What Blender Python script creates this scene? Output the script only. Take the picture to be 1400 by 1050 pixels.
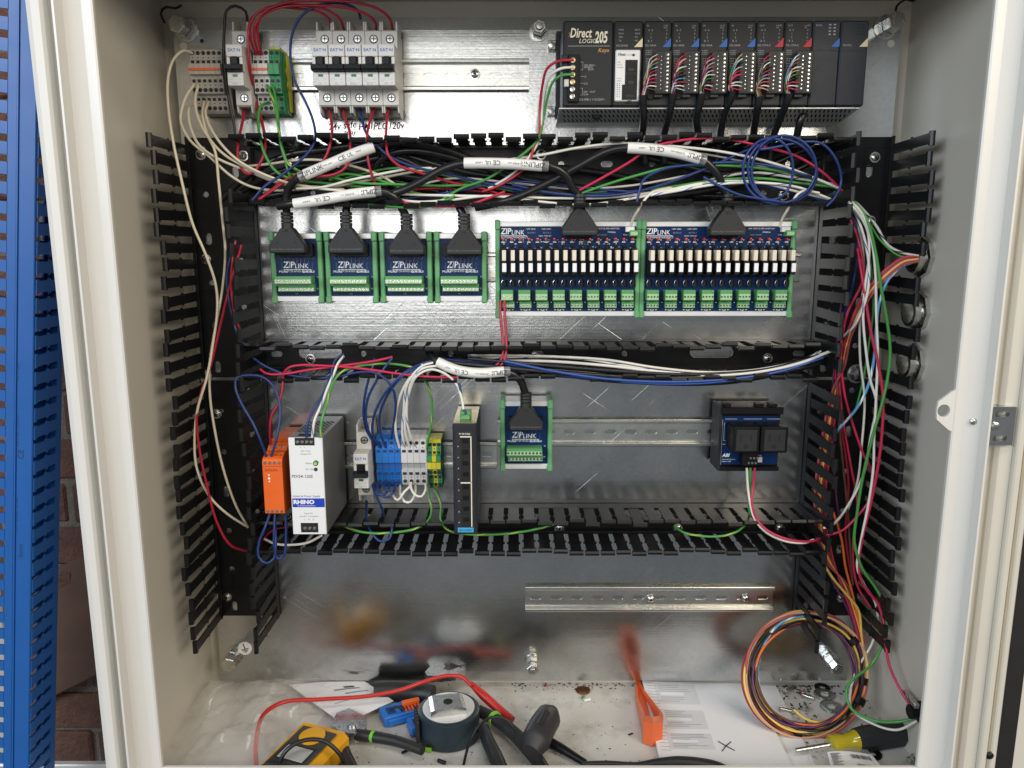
import bpy, math, random
import numpy as np
from mathutils import Vector, Matrix
random.seed(7)
for o in list(bpy.data.objects): bpy.data.objects.remove(o)
SC = bpy.context.scene
COL = SC.collection
MM = 0.001
# ------------------------------------------------------------------ camera
CAMP = (-27.59, -950.1, 160.87); PITCH = 0.1799; YAW = -0.00148; ROLL = -0.00097; FPX = 1060.0
def _axes():
    cy, sy, cp, sp = math.cos(YAW), math.sin(YAW), math.cos(PITCH), math.sin(PITCH)
    F = np.array([sy*cp, cy*cp, -sp]); R = np.array([cy, -sy, 0.0]); U = np.cross(R, F)
    c, s = math.cos(ROLL), math.sin(ROLL)
    return c*R+s*U, -s*R+c*U, F
AR, AU, AF = _axes()
cam = bpy.data.cameras.new('camera'); camo = bpy.data.objects.new('camera', cam); COL.objects.link(camo)
cam.sensor_fit = 'HORIZONTAL'; cam.sensor_width = 36; cam.lens = 36*FPX/1400
cam.clip_start = 0.02; cam.clip_end = 60
m = Matrix.Identity(4)
for i in range(3):
    m[i][0] = AR[i]; m[i][1] = AU[i]; m[i][2] = -AF[i]; m[i][3] = CAMP[i]*MM
camo.matrix_world = m
SC.camera = camo
def P(px, py, h=0.0):
    """point of the cabinet seen at a photo pixel, h mm in front of the mounting panel -> (u right, v up, w out) in mm"""
    d = AF + (px-700)/FPX*AR - (py-525)/FPX*AU
    t = (-h-CAMP[1])/d[1]
    return (CAMP[0]+t*d[0], CAMP[2]+t*d[2], h)
def Pfloor(px, py, vz=-430.0):
    d = AF + (px-700)/FPX*AR - (py-525)/FPX*AU
    t = (vz-CAMP[2])/d[2]
    return (CAMP[0]+t*d[0], vz, -(CAMP[1]+t*d[1]))
# ------------------------------------------------------------------ world and lamps (workshop interior)
wd = bpy.data.worlds.new('World'); SC.world = wd; wd.use_nodes = True
bg = wd.node_tree.nodes['Background']; bg.inputs[0].default_value = (0.88, 0.94, 1.0, 1); bg.inputs[1].default_value = 0.18
def lamp(name, loc, target, sx, sy, power, col):
    l = bpy.data.lights.new(name, 'AREA'); l.shape = 'RECTANGLE'; l.size = sx; l.size_y = sy; l.energy = power; l.color = col
    o = bpy.data.objects.new(name, l); COL.objects.link(o); o.location = loc
    o.rotation_euler = (Vector(target)-Vector(loc)).to_track_quat('-Z', 'Y').to_euler()
    return o
lamp('bay_door_light', (-0.66, -4.3, 0.55), (0, 0, 0.1), 1.6, 1.5, 24, (1.0, 0.98, 0.94))
lamp('shop_light', (1.9, -2.4, 1.15), (-0.1, 0, 0.0), 1.8, 1.1, 52, (1.0, 0.88, 0.72))
lamp('shop_light', (-2.0, -2.3, 1.05), (0.1, 0, 0.0), 1.7, 1.0, 54, (0.80, 0.89, 1.0))
lamp('ceiling_light', (0.35, -1.5, 2.1), (0.0, 0, -0.1), 1.2, 0.35, 15, (1.0, 0.94, 0.84))
vs = SC.view_settings; vs.view_transform = 'Standard'; vs.look = 'None'; vs.exposure = 0.1; vs.gamma = 1.0; vs.use_curve_mapping = False
SC.render.resolution_x = 1024; SC.render.resolution_y = 768
# ------------------------------------------------------------------ materials
MATS = {}
def mat(name, col, rough=0.5, metal=0.0, var=0.12, scale=60.0, bump=0.0, bscale=300.0, spec=0.5, trans=0.0, alpha=1.0, coat=0.0, rvar=0.1, bdist=0.0006):
    if name in MATS: return MATS[name]
    M = bpy.data.materials.new(name); M.use_nodes = True; nt = M.node_tree; N = nt.nodes; L = nt.links
    b = N['Principled BSDF']
    tc = N.new('ShaderNodeTexCoord'); nz = N.new('ShaderNodeTexNoise'); nz.inputs['Scale'].default_value = scale; nz.inputs['Detail'].default_value = 5
    L.new(tc.outputs['Object'], nz.inputs['Vector'])
    mx = N.new('ShaderNodeMix'); mx.data_type = 'RGBA'
    lo = [max(0, c*(1-var)) for c in col]; hi = [min(1, c*(1+var)) for c in col]
    mx.inputs[6].default_value = (*lo, 1); mx.inputs[7].default_value = (*hi, 1)
    L.new(nz.outputs[0], mx.inputs[0]); L.new(mx.outputs[2], b.inputs['Base Color'])
    mr = N.new('ShaderNodeMapRange'); mr.inputs[3].default_value = max(0.02, rough-rvar); mr.inputs[4].default_value = min(1, rough+rvar)
    L.new(nz.outputs[0], mr.inputs[0]); L.new(mr.outputs[0], b.inputs['Roughness'])
    b.inputs['Metallic'].default_value = metal
    b.inputs['Specular IOR Level'].default_value = spec
    b.inputs['Transmission Weight'].default_value = trans; b.inputs['Alpha'].default_value = alpha; b.inputs['Coat Weight'].default_value = coat
    if bump:
        n2 = N.new('ShaderNodeTexNoise'); n2.inputs['Scale'].default_value = bscale; n2.inputs['Detail'].default_value = 3
        L.new(tc.outputs['Object'], n2.inputs['Vector'])
        bp = N.new('ShaderNodeBump'); bp.inputs['Strength'].default_value = bump; bp.inputs['Distance'].default_value = bdist
        L.new(n2.outputs[0], bp.inputs['Height']); L.new(bp.outputs[0], b.inputs['Normal'])
    MATS[name] = M; return M
def striped(name, base, stripe, frac=0.3, pitch=14.0):
    """wire insulation with a spiral tracer stripe (uses the tube's own length/around coordinates)"""
    if name in MATS: return MATS[name]
    M = bpy.data.materials.new(name); M.use_nodes = True; nt = M.node_tree; N = nt.nodes; L = nt.links; b = N['Principled BSDF']
    uv = N.new('ShaderNodeUVMap'); sp = N.new('ShaderNodeSeparateXYZ'); L.new(uv.outputs[0], sp.inputs[0])
    a = N.new('ShaderNodeMath'); a.operation = 'MULTIPLY_ADD'; L.new(sp.outputs[0], a.inputs[0]); a.inputs[1].default_value = 1.0/pitch; L.new(sp.outputs[1], a.inputs[2])
    fr = N.new('ShaderNodeMath'); fr.operation = 'FRACT'; L.new(a.outputs[0], fr.inputs[0])
    lt = N.new('ShaderNodeMath'); lt.operation = 'LESS_THAN'; L.new(fr.outputs[0], lt.inputs[0]); lt.inputs[1].default_value = frac
    mx = N.new('ShaderNodeMix'); mx.data_type = 'RGBA'; mx.inputs[6].default_value = (*base, 1); mx.inputs[7].default_value = (*stripe, 1)
    L.new(lt.outputs[0], mx.inputs[0]); L.new(mx.outputs[2], b.inputs['Base Color']); b.inputs['Roughness'].default_value = 0.35
    MATS[name] = M; return M
def nodes(name):
    M = bpy.data.materials.new(name); M.use_nodes = True; MATS[name] = M
    return M, M.node_tree.nodes, M.node_tree.links, M.node_tree.nodes['Principled BSDF']
# galvanised steel: zinc spangle, fine rolling grain, scratches and smudges
def galv(name, base=(0.56, 0.57, 0.565), rlo=0.14, rhi=0.29):
    M, N, L, b = nodes(name)
    tc = N.new('ShaderNodeTexCoord')
    vo = N.new('ShaderNodeTexVoronoi'); vo.inputs['Scale'].default_value = 260; L.new(tc.outputs['Object'], vo.inputs['Vector'])
    big = N.new('ShaderNodeTexNoise'); big.inputs['Scale'].default_value = 5.5; big.inputs['Detail'].default_value = 6; big.inputs['Roughness'].default_value = 0.62; L.new(tc.outputs['Object'], big.inputs['Vector'])
    mp = N.new('ShaderNodeMapping'); mp.inputs['Scale'].default_value = (4, 4, 520); L.new(tc.outputs['Object'], mp.inputs['Vector'])
    gr = N.new('ShaderNodeTexNoise'); gr.inputs['Scale'].default_value = 1.0; gr.inputs['Detail'].default_value = 3; L.new(mp.outputs[0], gr.inputs['Vector'])
    m1 = N.new('ShaderNodeMix'); m1.data_type = 'RGBA'; m1.inputs[6].default_value = (*[c*0.86 for c in base], 1); m1.inputs[7].default_value = (*[min(1, c*1.14) for c in base], 1)
    ad = N.new('ShaderNodeMath'); ad.operation = 'MULTIPLY_ADD'; L.new(vo.outputs['Color'], ad.inputs[0]); ad.inputs[1].default_value = 0.38; L.new(big.outputs[0], ad.inputs[2])
    sb = N.new('ShaderNodeMath'); sb.operation = 'SUBTRACT'; L.new(ad.outputs[0], sb.inputs[0]); sb.inputs[1].default_value = 0.2
    L.new(sb.outputs[0], m1.inputs[0]); L.new(m1.outputs[2], b.inputs['Base Color'])
    mr = N.new('ShaderNodeMapRange'); mr.inputs[1].default_value = 0.3; mr.inputs[2].default_value = 0.72; mr.inputs[3].default_value = rlo; mr.inputs[4].default_value = rhi
    L.new(big.outputs[0], mr.inputs[0]); L.new(mr.outputs[0], b.inputs['Roughness'])
    b.inputs['Metallic'].default_value = 1.0
    # scratches: two rotated, very stretched noises, thresholded
    h = None
    for ang, sc_, th in ((0.6, 1.0, 0.69), (-0.75, 1.2, 0.7), (1.2, 0.8, 0.71)):
        ro = N.new('ShaderNodeMapping'); ro.vector_type = 'TEXTURE'; ro.inputs['Rotation'].default_value = (0, ang, 0); ro.inputs['Scale'].default_value = (1/(5*sc_), 1, 1/(620*sc_))
        L.new(tc.outputs['Object'], ro.inputs['Vector'])
        n = N.new('ShaderNodeTexNoise'); n.inputs['Scale'].default_value = 1.0; n.inputs['Detail'].default_value = 2; L.new(ro.outputs[0], n.inputs['Vector'])
        g = N.new('ShaderNodeMapRange'); g.inputs[1].default_value = th; g.inputs[2].default_value = th+0.06; L.new(n.outputs[0], g.inputs[0])
        if h is None: h = g.outputs[0]
        else:
            s = N.new('ShaderNodeMath'); s.operation = 'ADD'; L.new(h, s.inputs[0]); L.new(g.outputs[0], s.inputs[1]); h = s.outputs[0]
    s = N.new('ShaderNodeMath'); s.operation = 'MULTIPLY_ADD'; L.new(h, s.inputs[0]); s.inputs[1].default_value = 1.1; L.new(gr.outputs[0], s.inputs[2])
    s2 = N.new('ShaderNodeMath'); s2.operation = 'MULTIPLY_ADD'; L.new(vo.outputs['Distance'], s2.inputs[0]); s2.inputs[1].default_value = 0.35; L.new(s.outputs[0], s2.inputs[2])
    s3 = N.new('ShaderNodeMath'); s3.operation = 'MULTIPLY_ADD'; L.new(big.outputs[0], s3.inputs[0]); s3.inputs[1].default_value = 6.0; L.new(s2.outputs[0], s3.inputs[2])
    bp = N.new('ShaderNodeBump'); bp.inputs['Strength'].default_value = 0.3; bp.inputs['Distance'].default_value = 0.00022
    L.new(s3.outputs[0], bp.inputs['Height']); L.new(bp.outputs[0], b.inputs['Normal'])
    return M
galv('galv'); galv('zinc', (0.68, 0.68, 0.64), 0.2, 0.34)
mat('paint', (0.60, 0.565, 0.485), 0.38, var=0.035, scale=9, bump=0.12, bscale=900, coat=0.0)
mat('paint_lit', (0.66, 0.645, 0.605), 0.33, var=0.03, scale=9, bump=0.1, bscale=900)  # same cabinet paint, paler: light on the front flanges put into the colour
def floor_paint():
    M, N, L, b = nodes('paint_floor')
    tc = N.new('ShaderNodeTexCoord'); nz = N.new('ShaderNodeTexNoise'); nz.inputs['Scale'].default_value = 22; nz.inputs['Detail'].default_value = 8; nz.inputs['Roughness'].default_value = 0.7
    L.new(tc.outputs['Object'], nz.inputs['Vector'])
    cr = N.new('ShaderNodeValToRGB'); e = cr.color_ramp.elements; e[0].position = 0.25; e[0].color = (0.40, 0.375, 0.33, 1); e[1].position = 0.5; e[1].color = (0.62, 0.60, 0.55, 1)
    L.new(nz.outputs[0], cr.inputs[0]); L.new(cr.outputs[0], b.inputs['Base Color']); b.inputs['Roughness'].default_value = 0.4
floor_paint()
mat('duct', (0.009, 0.009, 0.010), 0.34, var=0.25, scale=40, bump=0.1, bscale=700, rvar=0.08, spec=0.32)
mat('black', (0.005, 0.005, 0.006), 0.42, var=0.2, scale=50, bump=0.05, spec=0.28)
mat('dark_plastic', (0.017, 0.018, 0.020), 0.5, spec=0.35, var=0.15, scale=80, bump=0.25, bscale=1800)
mat('dark_plastic2', (0.034, 0.036, 0.036), 0.5, spec=0.35, var=0.12, scale=80, bump=0.2, bscale=1800)
mat('navy_plastic', (0.018, 0.022, 0.031), 0.46, spec=0.35, var=0.12, scale=80, bump=0.2, bscale=1800)
mat('charcoal', (0.024, 0.024, 0.026), 0.5, spec=0.35, var=0.12, scale=80, bump=0.2, bscale=1500)
mat('hole', (0.006, 0.006, 0.006), 0.7, var=0.0)
mat('breaker', (0.60, 0.585, 0.55), 0.42, var=0.05, scale=40, bump=0.08)
mat('breaker_face', (0.66, 0.65, 0.63), 0.45, var=0.03, scale=40)
mat('terminal', (0.47, 0.44, 0.385), 0.45, var=0.06, scale=60, bump=0.1)
mat('terminal_white', (0.64, 0.63, 0.62), 0.45, var=0.05, scale=60, bump=0.1)
mat('terminal_blue', (0.015, 0.16, 0.55), 0.42, var=0.08, scale=60, bump=0.1)
mat('terminal_green', (0.03, 0.27, 0.09), 0.45, var=0.1, scale=60)
mat('terminal_yellow', (0.70, 0.60, 0.03), 0.45, var=0.08, scale=60)
mat('jumper', (0.75, 0.14, 0.02), 0.45)
mat('screw', (0.62, 0.61, 0.57), 0.25, 1.0, var=0.2, scale=300)
mat('steel', (0.55, 0.55, 0.54), 0.28, 1.0, var=0.15, scale=120, bump=0.1)
mat('brass', (0.62, 0.5, 0.28), 0.3, 1.0)
mat('copper', (0.36, 0.17, 0.10), 0.4, 1.0, var=0.3, scale=400)
mat('orange', (0.80, 0.13, 0.012), 0.45, var=0.05, scale=50, bump=0.1)
mat('orange_dark', (0.28, 0.035, 0.004), 0.6)
mat('orange_tool', (0.74, 0.14, 0.04), 0.35, var=0.08, scale=30, bump=0.05)
mat('psu_white', (0.76, 0.76, 0.75), 0.4, var=0.03, scale=20)
mat('psu_grey', (0.21, 0.215, 0.22), 0.42, 0.55, var=0.1, scale=40)
mat('pcb', (0.004, 0.024, 0.092), 0.36, var=0.2, scale=80, spec=0.18)
mat('pcb_trace', (0.012, 0.062, 0.17), 0.3, var=0.1)
mat('silk', (0.80, 0.80, 0.80), 0.5, var=0.02)
mat('silk_dim', (0.36, 0.36, 0.36), 0.5, var=0.02)
mat('clip_green', (0.12, 0.34, 0.15), 0.42, var=0.1, scale=40, bump=0.1)
mat('term_green', (0.10, 0.33, 0.11), 0.4, var=0.08, scale=60)
mat('term_light', (0.36, 0.58, 0.30), 0.4, var=0.08, scale=60)
mat('alu', (0.80, 0.80, 0.79), 0.34, 0.35, var=0.05, scale=30)
mat('relay_beige', (0.76, 0.69, 0.56), 0.42, var=0.06, scale=60)
mat('relay_side', (0.42, 0.37, 0.29), 0.45)
mat('relay_white', (0.84, 0.84, 0.86), 0.4, var=0.03)
mat('led_red', (0.50, 0.02, 0.02), 0.15, coat=0.6)
mat('led_green', (0.25, 0.7, 0.1), 0.2)
mat('win_green', (0.02, 0.13, 0.06), 0.3)
mat('print_blue', (0.01, 0.10, 0.36), 0.5)
mat('print_grey', (0.16, 0.16, 0.17), 0.5)
mat('rhino_blue', (0.008, 0.045, 0.42), 0.45)
mat('tri_blue', (0.02, 0.12, 0.42), 0.5); mat('tri_red', (0.50, 0.015, 0.03), 0.5); mat('tri_cream', (0.72, 0.60, 0.40), 0.5)
mat('logo_cream', (0.80, 0.73, 0.56), 0.5); mat('logo_amber', (0.55, 0.29, 0.07), 0.5)
mat('cyan_label', (0.05, 0.36, 0.66), 0.45)
mat('face_white', (0.80, 0.79, 0.76), 0.4, var=0.03)
mat('sleeve', (0.80, 0.79, 0.76), 0.3, var=0.04, scale=40, coat=0.4)
mat('sleeve_clear', (0.22, 0.22, 0.22), 0.15, coat=0.5)
mat('rubber', (0.02, 0.02, 0.021), 0.5, var=0.2, scale=60, bump=0.15, bscale=600)
mat('cable', (0.012, 0.012, 0.013), 0.28, var=0.15, scale=60)
mat('red_wire', (0.40, 0.012, 0.035), 0.36, var=0.1, scale=30); mat('green_wire', (0.06, 0.29, 0.055), 0.36, var=0.1, scale=30)
mat('white_wire', (0.74, 0.71, 0.64), 0.38, var=0.05, scale=30); mat('cream_wire', (0.70, 0.63, 0.49), 0.38, var=0.05, scale=30)
mat('blue_wire', (0.012, 0.036, 0.155), 0.36, var=0.1, scale=30); mat('bright_blue_wire', (0.03, 0.085, 0.33), 0.34); mat('black_wire', (0.012, 0.012, 0.013), 0.36)
mat('brown_wire', (0.10, 0.04, 0.025), 0.4); mat('orange_wire', (0.72, 0.15, 0.02), 0.38); mat('yellow_wire', (0.76, 0.52, 0.10), 0.38)
mat('violet_wire', (0.10, 0.02, 0.09), 0.38); mat('pink_wire', (0.42, 0.08, 0.07), 0.4); mat('grey_wire', (0.42, 0.42, 0.40), 0.4); mat('tan_wire', (0.55, 0.33, 0.22), 0.4)
mat('crimson_wire', (0.52, 0.02, 0.07), 0.36)
striped('wb_wire', (0.74, 0.72, 0.68), (0.05, 0.14, 0.36), 0.13, 34.0)
striped('bw_wire', (0.10, 0.34, 0.55), (0.75, 0.80, 0.82), 0.3, 30.0)
striped('gy_wire', (0.07, 0.30, 0.06), (0.50, 0.50, 0.10), 0.12, 40.0)
striped('wblk_wire', (0.55, 0.53, 0.5), (0.05, 0.05, 0.06), 0.2, 26.0)
mat('blue_duct', (0.011, 0.095, 0.34), 0.42, var=0.08, scale=20, bump=0.08)
mat('ink', (0.02, 0.02, 0.025), 0.6)
mat('ink_blue', (0.008, 0.04, 0.16), 0.6)
mat('paper', (0.80, 0.80, 0.81), 0.75, var=0.02, scale=30); mat('paper_grey', (0.66, 0.67, 0.69), 0.75, var=0.04, scale=40); mat('paper_ink', (0.24, 0.25, 0.27), 0.8)
mat('meter_yellow', (0.78, 0.38, 0.012), 0.4, var=0.06, scale=40, bump=0.1); mat('meter_grey', (0.05, 0.052, 0.05), 0.5); mat('lcd', (0.42, 0.43, 0.40), 0.25)
mat('lead_red', (0.50, 0.025, 0.02), 0.33, var=0.06)
mat('handle_green', (0.18, 0.55, 0.04), 0.45)
mat('tape_vinyl', (0.018, 0.032, 0.042), 0.45, var=0.2, scale=60, bump=0.3, bscale=500)
mat('screwdriver_amber', (0.62, 0.50, 0.02), 0.12, trans=0.35, coat=0.5)
mat('gripper', (0.032, 0.032, 0.035), 0.5, var=0.3, scale=60, bump=0.3, bscale=500)
def plastic_film():
    M, N, L, b = nodes('film')
    b.inputs['Base Color'].default_value = (0.82, 0.81, 0.79, 1); b.inputs['Roughness'].default_value = 0.1; b.inputs['Alpha'].default_value = 0.2
    b.inputs['Specular IOR Level'].default_value = 1.0
plastic_film()
mat('brick_a', (0.16, 0.078, 0.056), 0.85, var=0.6, scale=45, bump=1.0, bscale=160, bdist=0.004); mat('brick_b', (0.12, 0.068, 0.052), 0.85, var=0.6, scale=38, bump=1.0, bscale=160, bdist=0.004)
mat('mortar', (0.20, 0.175, 0.15), 0.9, var=0.4, scale=60, bump=1.0, bscale=220, bdist=0.003)
mat('brown_board', (0.15, 0.085, 0.06), 0.6, var=0.35, scale=18, bump=0.3, bscale=150)
mat('door_black', (0.012, 0.011, 0.010), 0.6); mat('gasket', (0.36, 0.31, 0.22), 0.7)
mat('slot_light', (0.55, 0.50, 0.42), 0.7, var=0.3, scale=12)  # pale tone of the light showing between the blue duct fingers
mat('debris_dark', (0.02, 0.02, 0.02), 0.7); mat('chalk', (0.78, 0.78, 0.76), 0.6)
# ------------------------------------------------------------------ mesh builder: (u right, v up, w out of the panel) in mm
class MB:
    def __init__(s): s.v = []; s.f = []; s.mi = []; s.cur = 0; s.uv = None
    def add(s, vs, fs):
        o = len(s.v); s.v += [tuple(map(float, p)) for p in vs]; s.f += [tuple(i+o for i in f) for f in fs]; s.mi += [s.cur]*len(fs)
        return s
    def box(s, u0, u1, v0, v1, w0, w1, c=0.0):
        if u0 > u1: u0, u1 = u1, u0
        if v0 > v1: v0, v1 = v1, v0
        if w0 > w1: w0, w1 = w1, w0
        if c <= 0:
            return s.add([(u0,v0,w0),(u1,v0,w0),(u1,v1,w0),(u0,v1,w0),(u0,v0,w1),(u1,v0,w1),(u1,v1,w1),(u0,v1,w1)],
                  [(3,2,1,0),(4,5,6,7),(0,1,5,4),(1,2,6,5),(2,3,7,6),(3,0,4,7)])
        c = min(c, (u1-u0)*.45, (v1-v0)*.45, (w1-w0)*.45)
        a = [(u0+c,v0),(u1-c,v0),(u1,v0+c),(u1,v1-c),(u1-c,v1),(u0+c,v1),(u0,v1-c),(u0,v0+c)]
        b = [(u0+c,v0+c),(u1-c,v0+c),(u1-c,v0+c),(u1-c,v1-c),(u1-c,v1-c),(u0+c,v1-c),(u0+c,v1-c),(u0+c,v0+c)]
        vs = [(x,y,w0) for x,y in a]+[(x,y,w1-c) for x,y in a]+[(u0+c,v0+c,w1),(u1-c,v0+c,w1),(u1-c,v1-c,w1),(u0+c,v1-c,w1)]
        fs = [tuple(range(7,-1,-1))]+[(i,(i+1)%8,8+(i+1)%8,8+i) for i in range(8)]
        fs += [(16,17,18,19),(8,9,17,16),(9,10,17),(10,11,18,17),(11,12,18),(12,13,19,18),(13,14,19),(14,15,16,19),(15,8,16)]
        return s.add(vs, fs)
    def prism(s, poly, ax, a, b):
        """poly in the plane across axis ax: u->(v,w), v->(u,w), w->(u,v)"""
        def mk(p, t): return (t,p[0],p[1]) if ax == 'u' else (p[0],t,p[1]) if ax == 'v' else (p[0],p[1],t)
        n = len(poly)
        ar = sum(poly[i][0]*poly[(i+1)%n][1]-poly[(i+1)%n][0]*poly[i][1] for i in range(n))
        if ar < 0: poly = poly[::-1]
        if a > b: a, b = b, a
        vs = [mk(p,a) for p in poly]+[mk(p,b) for p in poly]
        fs = [tuple(range(n-1,-1,-1)), tuple(range(n,2*n))]+[(i,(i+1)%n,n+(i+1)%n,n+i) for i in range(n)]
        if ax == 'v': fs = [f[::-1] for f in fs]
        return s.add(vs, fs)
    def lathe(s, prof, c, ax='w', n=16, cap=True):
        """prof: (radius, distance along the axis)"""
        A = Vector({'u':(1,0,0),'v':(0,1,0),'w':(0,0,1)}[ax]) if isinstance(ax, str) else Vector(ax).normalized()
        T = A.orthogonal().normalized(); B = A.cross(T); C = Vector(c)
        vs = []; fs = []
        for r, d in prof:
            for k in range(n):
                t = 2*math.pi*k/n; vs.append(C+A*d+T*(r*math.cos(t))+B*(r*math.sin(t)))
        for i in range(len(prof)-1):
            for k in range(n):
                k2 = (k+1)%n; fs.append((i*n+k, i*n+k2, (i+1)*n+k2, (i+1)*n+k))
        if cap:
            fs.append(tuple(range(n-1,-1,-1))); fs.append(tuple((len(prof)-1)*n+k for k in range(n)))
        return s.add(vs, fs)
    def cyl(s, c, r, ax, l, n=14): return s.lathe([(r,0),(r,l)], c, ax, n)
    def tube(s, pts, r, n=8, uv=False, cap=True, flat=1.0):
        pts = [Vector(p) for p in pts]; vs = []; fs = []
        t0 = (pts[1]-pts[0]).normalized(); nrm = t0.orthogonal().normalized(); prev = t0; L = 0.0; ls = []
        for i, p in enumerate(pts):
            t = ((pts[min(i+1,len(pts)-1)]-pts[max(i-1,0)]))
            t = t.normalized() if t.length > 1e-9 else prev
            q = prev.rotation_difference(t); nrm = (q @ nrm); nrm = (nrm-t*nrm.dot(t)).normalized(); prev = t
            bn = t.cross(nrm)
            rr = r(i/(len(pts)-1)) if callable(r) else r
            if i: L += (p-pts[i-1]).length
            ls.append(L)
            for k in range(n):
                a = 2*math.pi*k/n; vs.append(p+nrm*(rr*math.cos(a))+bn*(rr*flat*math.sin(a)))
        for i in range(len(pts)-1):
            for k in range(n): fs.append((i*n+k, i*n+(k+1)%n, (i+1)*n+(k+1)%n, (i+1)*n+k))
        if cap: fs.append(tuple(range(n-1,-1,-1))); fs.append(tuple((len(pts)-1)*n+k for k in range(n)))
        if uv:
            s.uv = s.uv or {}
            o = len(s.f)
            for i in range(len(pts)-1):
                for k in range(n): s.uv[o+i*n+k] = [(ls[i],k/n),(ls[i],(k+1)/n),(ls[i+1],(k+1)/n),(ls[i+1],k/n)]
        return s.add(vs, fs)
    def cell(s, u0, u1, v0, v1, w0, w1, hole=None):
        """flat plate cell with an optional rounded slot (cu,cv,half_u,half_v) cut through it"""
        if hole is None: return s.box(u0,u1,v0,v1,w0,w1)
        cu, cv, hu, hv = hole; r = min(hu,hv); K = 4; pts = []
        for q,(sx,sy) in enumerate(((1,-1),(1,1),(-1,1),(-1,-1))):
            a0 = -math.pi/2+q*math.pi/2
            for k in range(K+1):
                a = a0+k*math.pi/2/K; pts.append((cu+sx*(hu-r)+r*math.cos(a), cv+sy*(hv-r)+r*math.sin(a)))
        n = len(pts); cs = [(u1,v0),(u1,v1),(u0,v1),(u0,v0)]
        vs = [(x,y,w1) for x,y in pts]+[(x,y,w1) for x,y in cs]+[(x,y,w0) for x,y in pts]+[(x,y,w0) for x,y in cs]
        m_ = n+4; fs = []
        for q in range(4):
            # side between corner q and q+1: hole points from the middle of arc q to the middle of arc q+1
            i0 = q*(K+1)+K//2; i1 = ((q+1)%4)*(K+1)+K//2
            idx = [i0]
            while idx[-1] != i1: idx.append((idx[-1]+1)%n)
            f = [n+q, n+(q+1)%4]+idx[::-1]
            fs.append(tuple(f)); fs.append(tuple(i+m_ for i in f[::-1]))
        for i in range(n): j = (i+1)%n; fs.append((j,i,i+m_,j+m_))
        for q in range(4): j = (q+1)%4; fs.append((n+q, n+q+m_, n+j+m_, n+j))
        return s.add(vs, fs)
    def xform(s, fn): s.v = [tuple(fn(p)) for p in s.v]; return s
    def mesh(s, name, mats, smooth=None):
        me = bpy.data.meshes.new(name)
        me.from_pydata([(p[0]*MM, -p[2]*MM, p[1]*MM) for p in s.v], [], s.f)
        for mm in (mats if isinstance(mats,(list,tuple)) else [mats]): me.materials.append(MATS[mm])
        if any(s.mi): me.polygons.foreach_set('material_index', s.mi)
        if s.uv:
            l = me.uv_layers.new(name='UVMap')
            for fi, co in s.uv.items():
                p = me.polygons[fi]
                for k, li in enumerate(p.loop_indices): l.data[li].uv = co[k]
        me.update()
        if smooth:
            me.polygons.foreach_set('use_smooth', [True]*len(me.polygons)); me.set_sharp_from_angle(angle=math.radians(smooth))
        return me
    def build(s, name, mats, parent=None, loc=None, smooth=None):
        return obj(name, s.mesh(name, mats, smooth), parent, loc)
def w3(p): return Vector((p[0]*MM, -p[2]*MM, p[1]*MM))
def obj(name, me, parent=None, loc=None):
    o = bpy.data.objects.new(name, me); COL.objects.link(o)
    if parent is not None: o.parent = parent
    if loc is not None: o.location = w3(loc)
    return o
USED = set()
def tag(o, label, cat, group=None):
    if label in USED: print('DUPLICATE LABEL', label)
    USED.add(label)
    o['label'] = label; o['category'] = cat
    if group: o['group'] = group
    return o
def thing(name, label, cat, loc=(0,0,0), group=None):
    o = bpy.data.objects.new(name, None); COL.objects.link(o); o.location = w3(loc); o.empty_display_size = 0.01
    return tag(o, label, cat, group)
TXT = {}
def text(s, parent, u, v, w, size, m, align='LEFT', sx=1.0, shear=0.0, bold=0.0, rot=0.0, name='lettering', face='front', space=1.0):
    key = (s, align, shear, bold, m, space)
    if key not in TXT:
        c = bpy.data.curves.new('lettering','FONT'); c.body = s; c.align_x = align; c.size = 1.0; c.shear = shear; c.offset = bold; c.resolution_u = 2; c.space_character = space
        t = bpy.data.objects.new('lettering', c); COL.objects.link(t)
        me = bpy.data.meshes.new_from_object(t); bpy.data.objects.remove(t); bpy.data.curves.remove(c)
        me.materials.clear(); me.materials.append(MATS[m]); TXT[key] = me
    o = obj(name, TXT[key], parent)
    R_ = Matrix.Rotation(math.pi/2, 4, 'X') if face == 'front' else Matrix.Identity(4)
    if face == 'front': o.matrix_local = Matrix.Translation(w3((u,v,w))) @ Matrix.Rotation(rot,4,'Y') @ R_ @ Matrix.Diagonal((size*MM*sx, size*MM, size*MM, 1))
    else: o.matrix_local = Matrix.Translation(w3((u,v,w))) @ Matrix.Rotation(rot,4,'Z') @ Matrix.Diagonal((size*MM*sx, size*MM, size*MM, 1))
    return o
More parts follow.
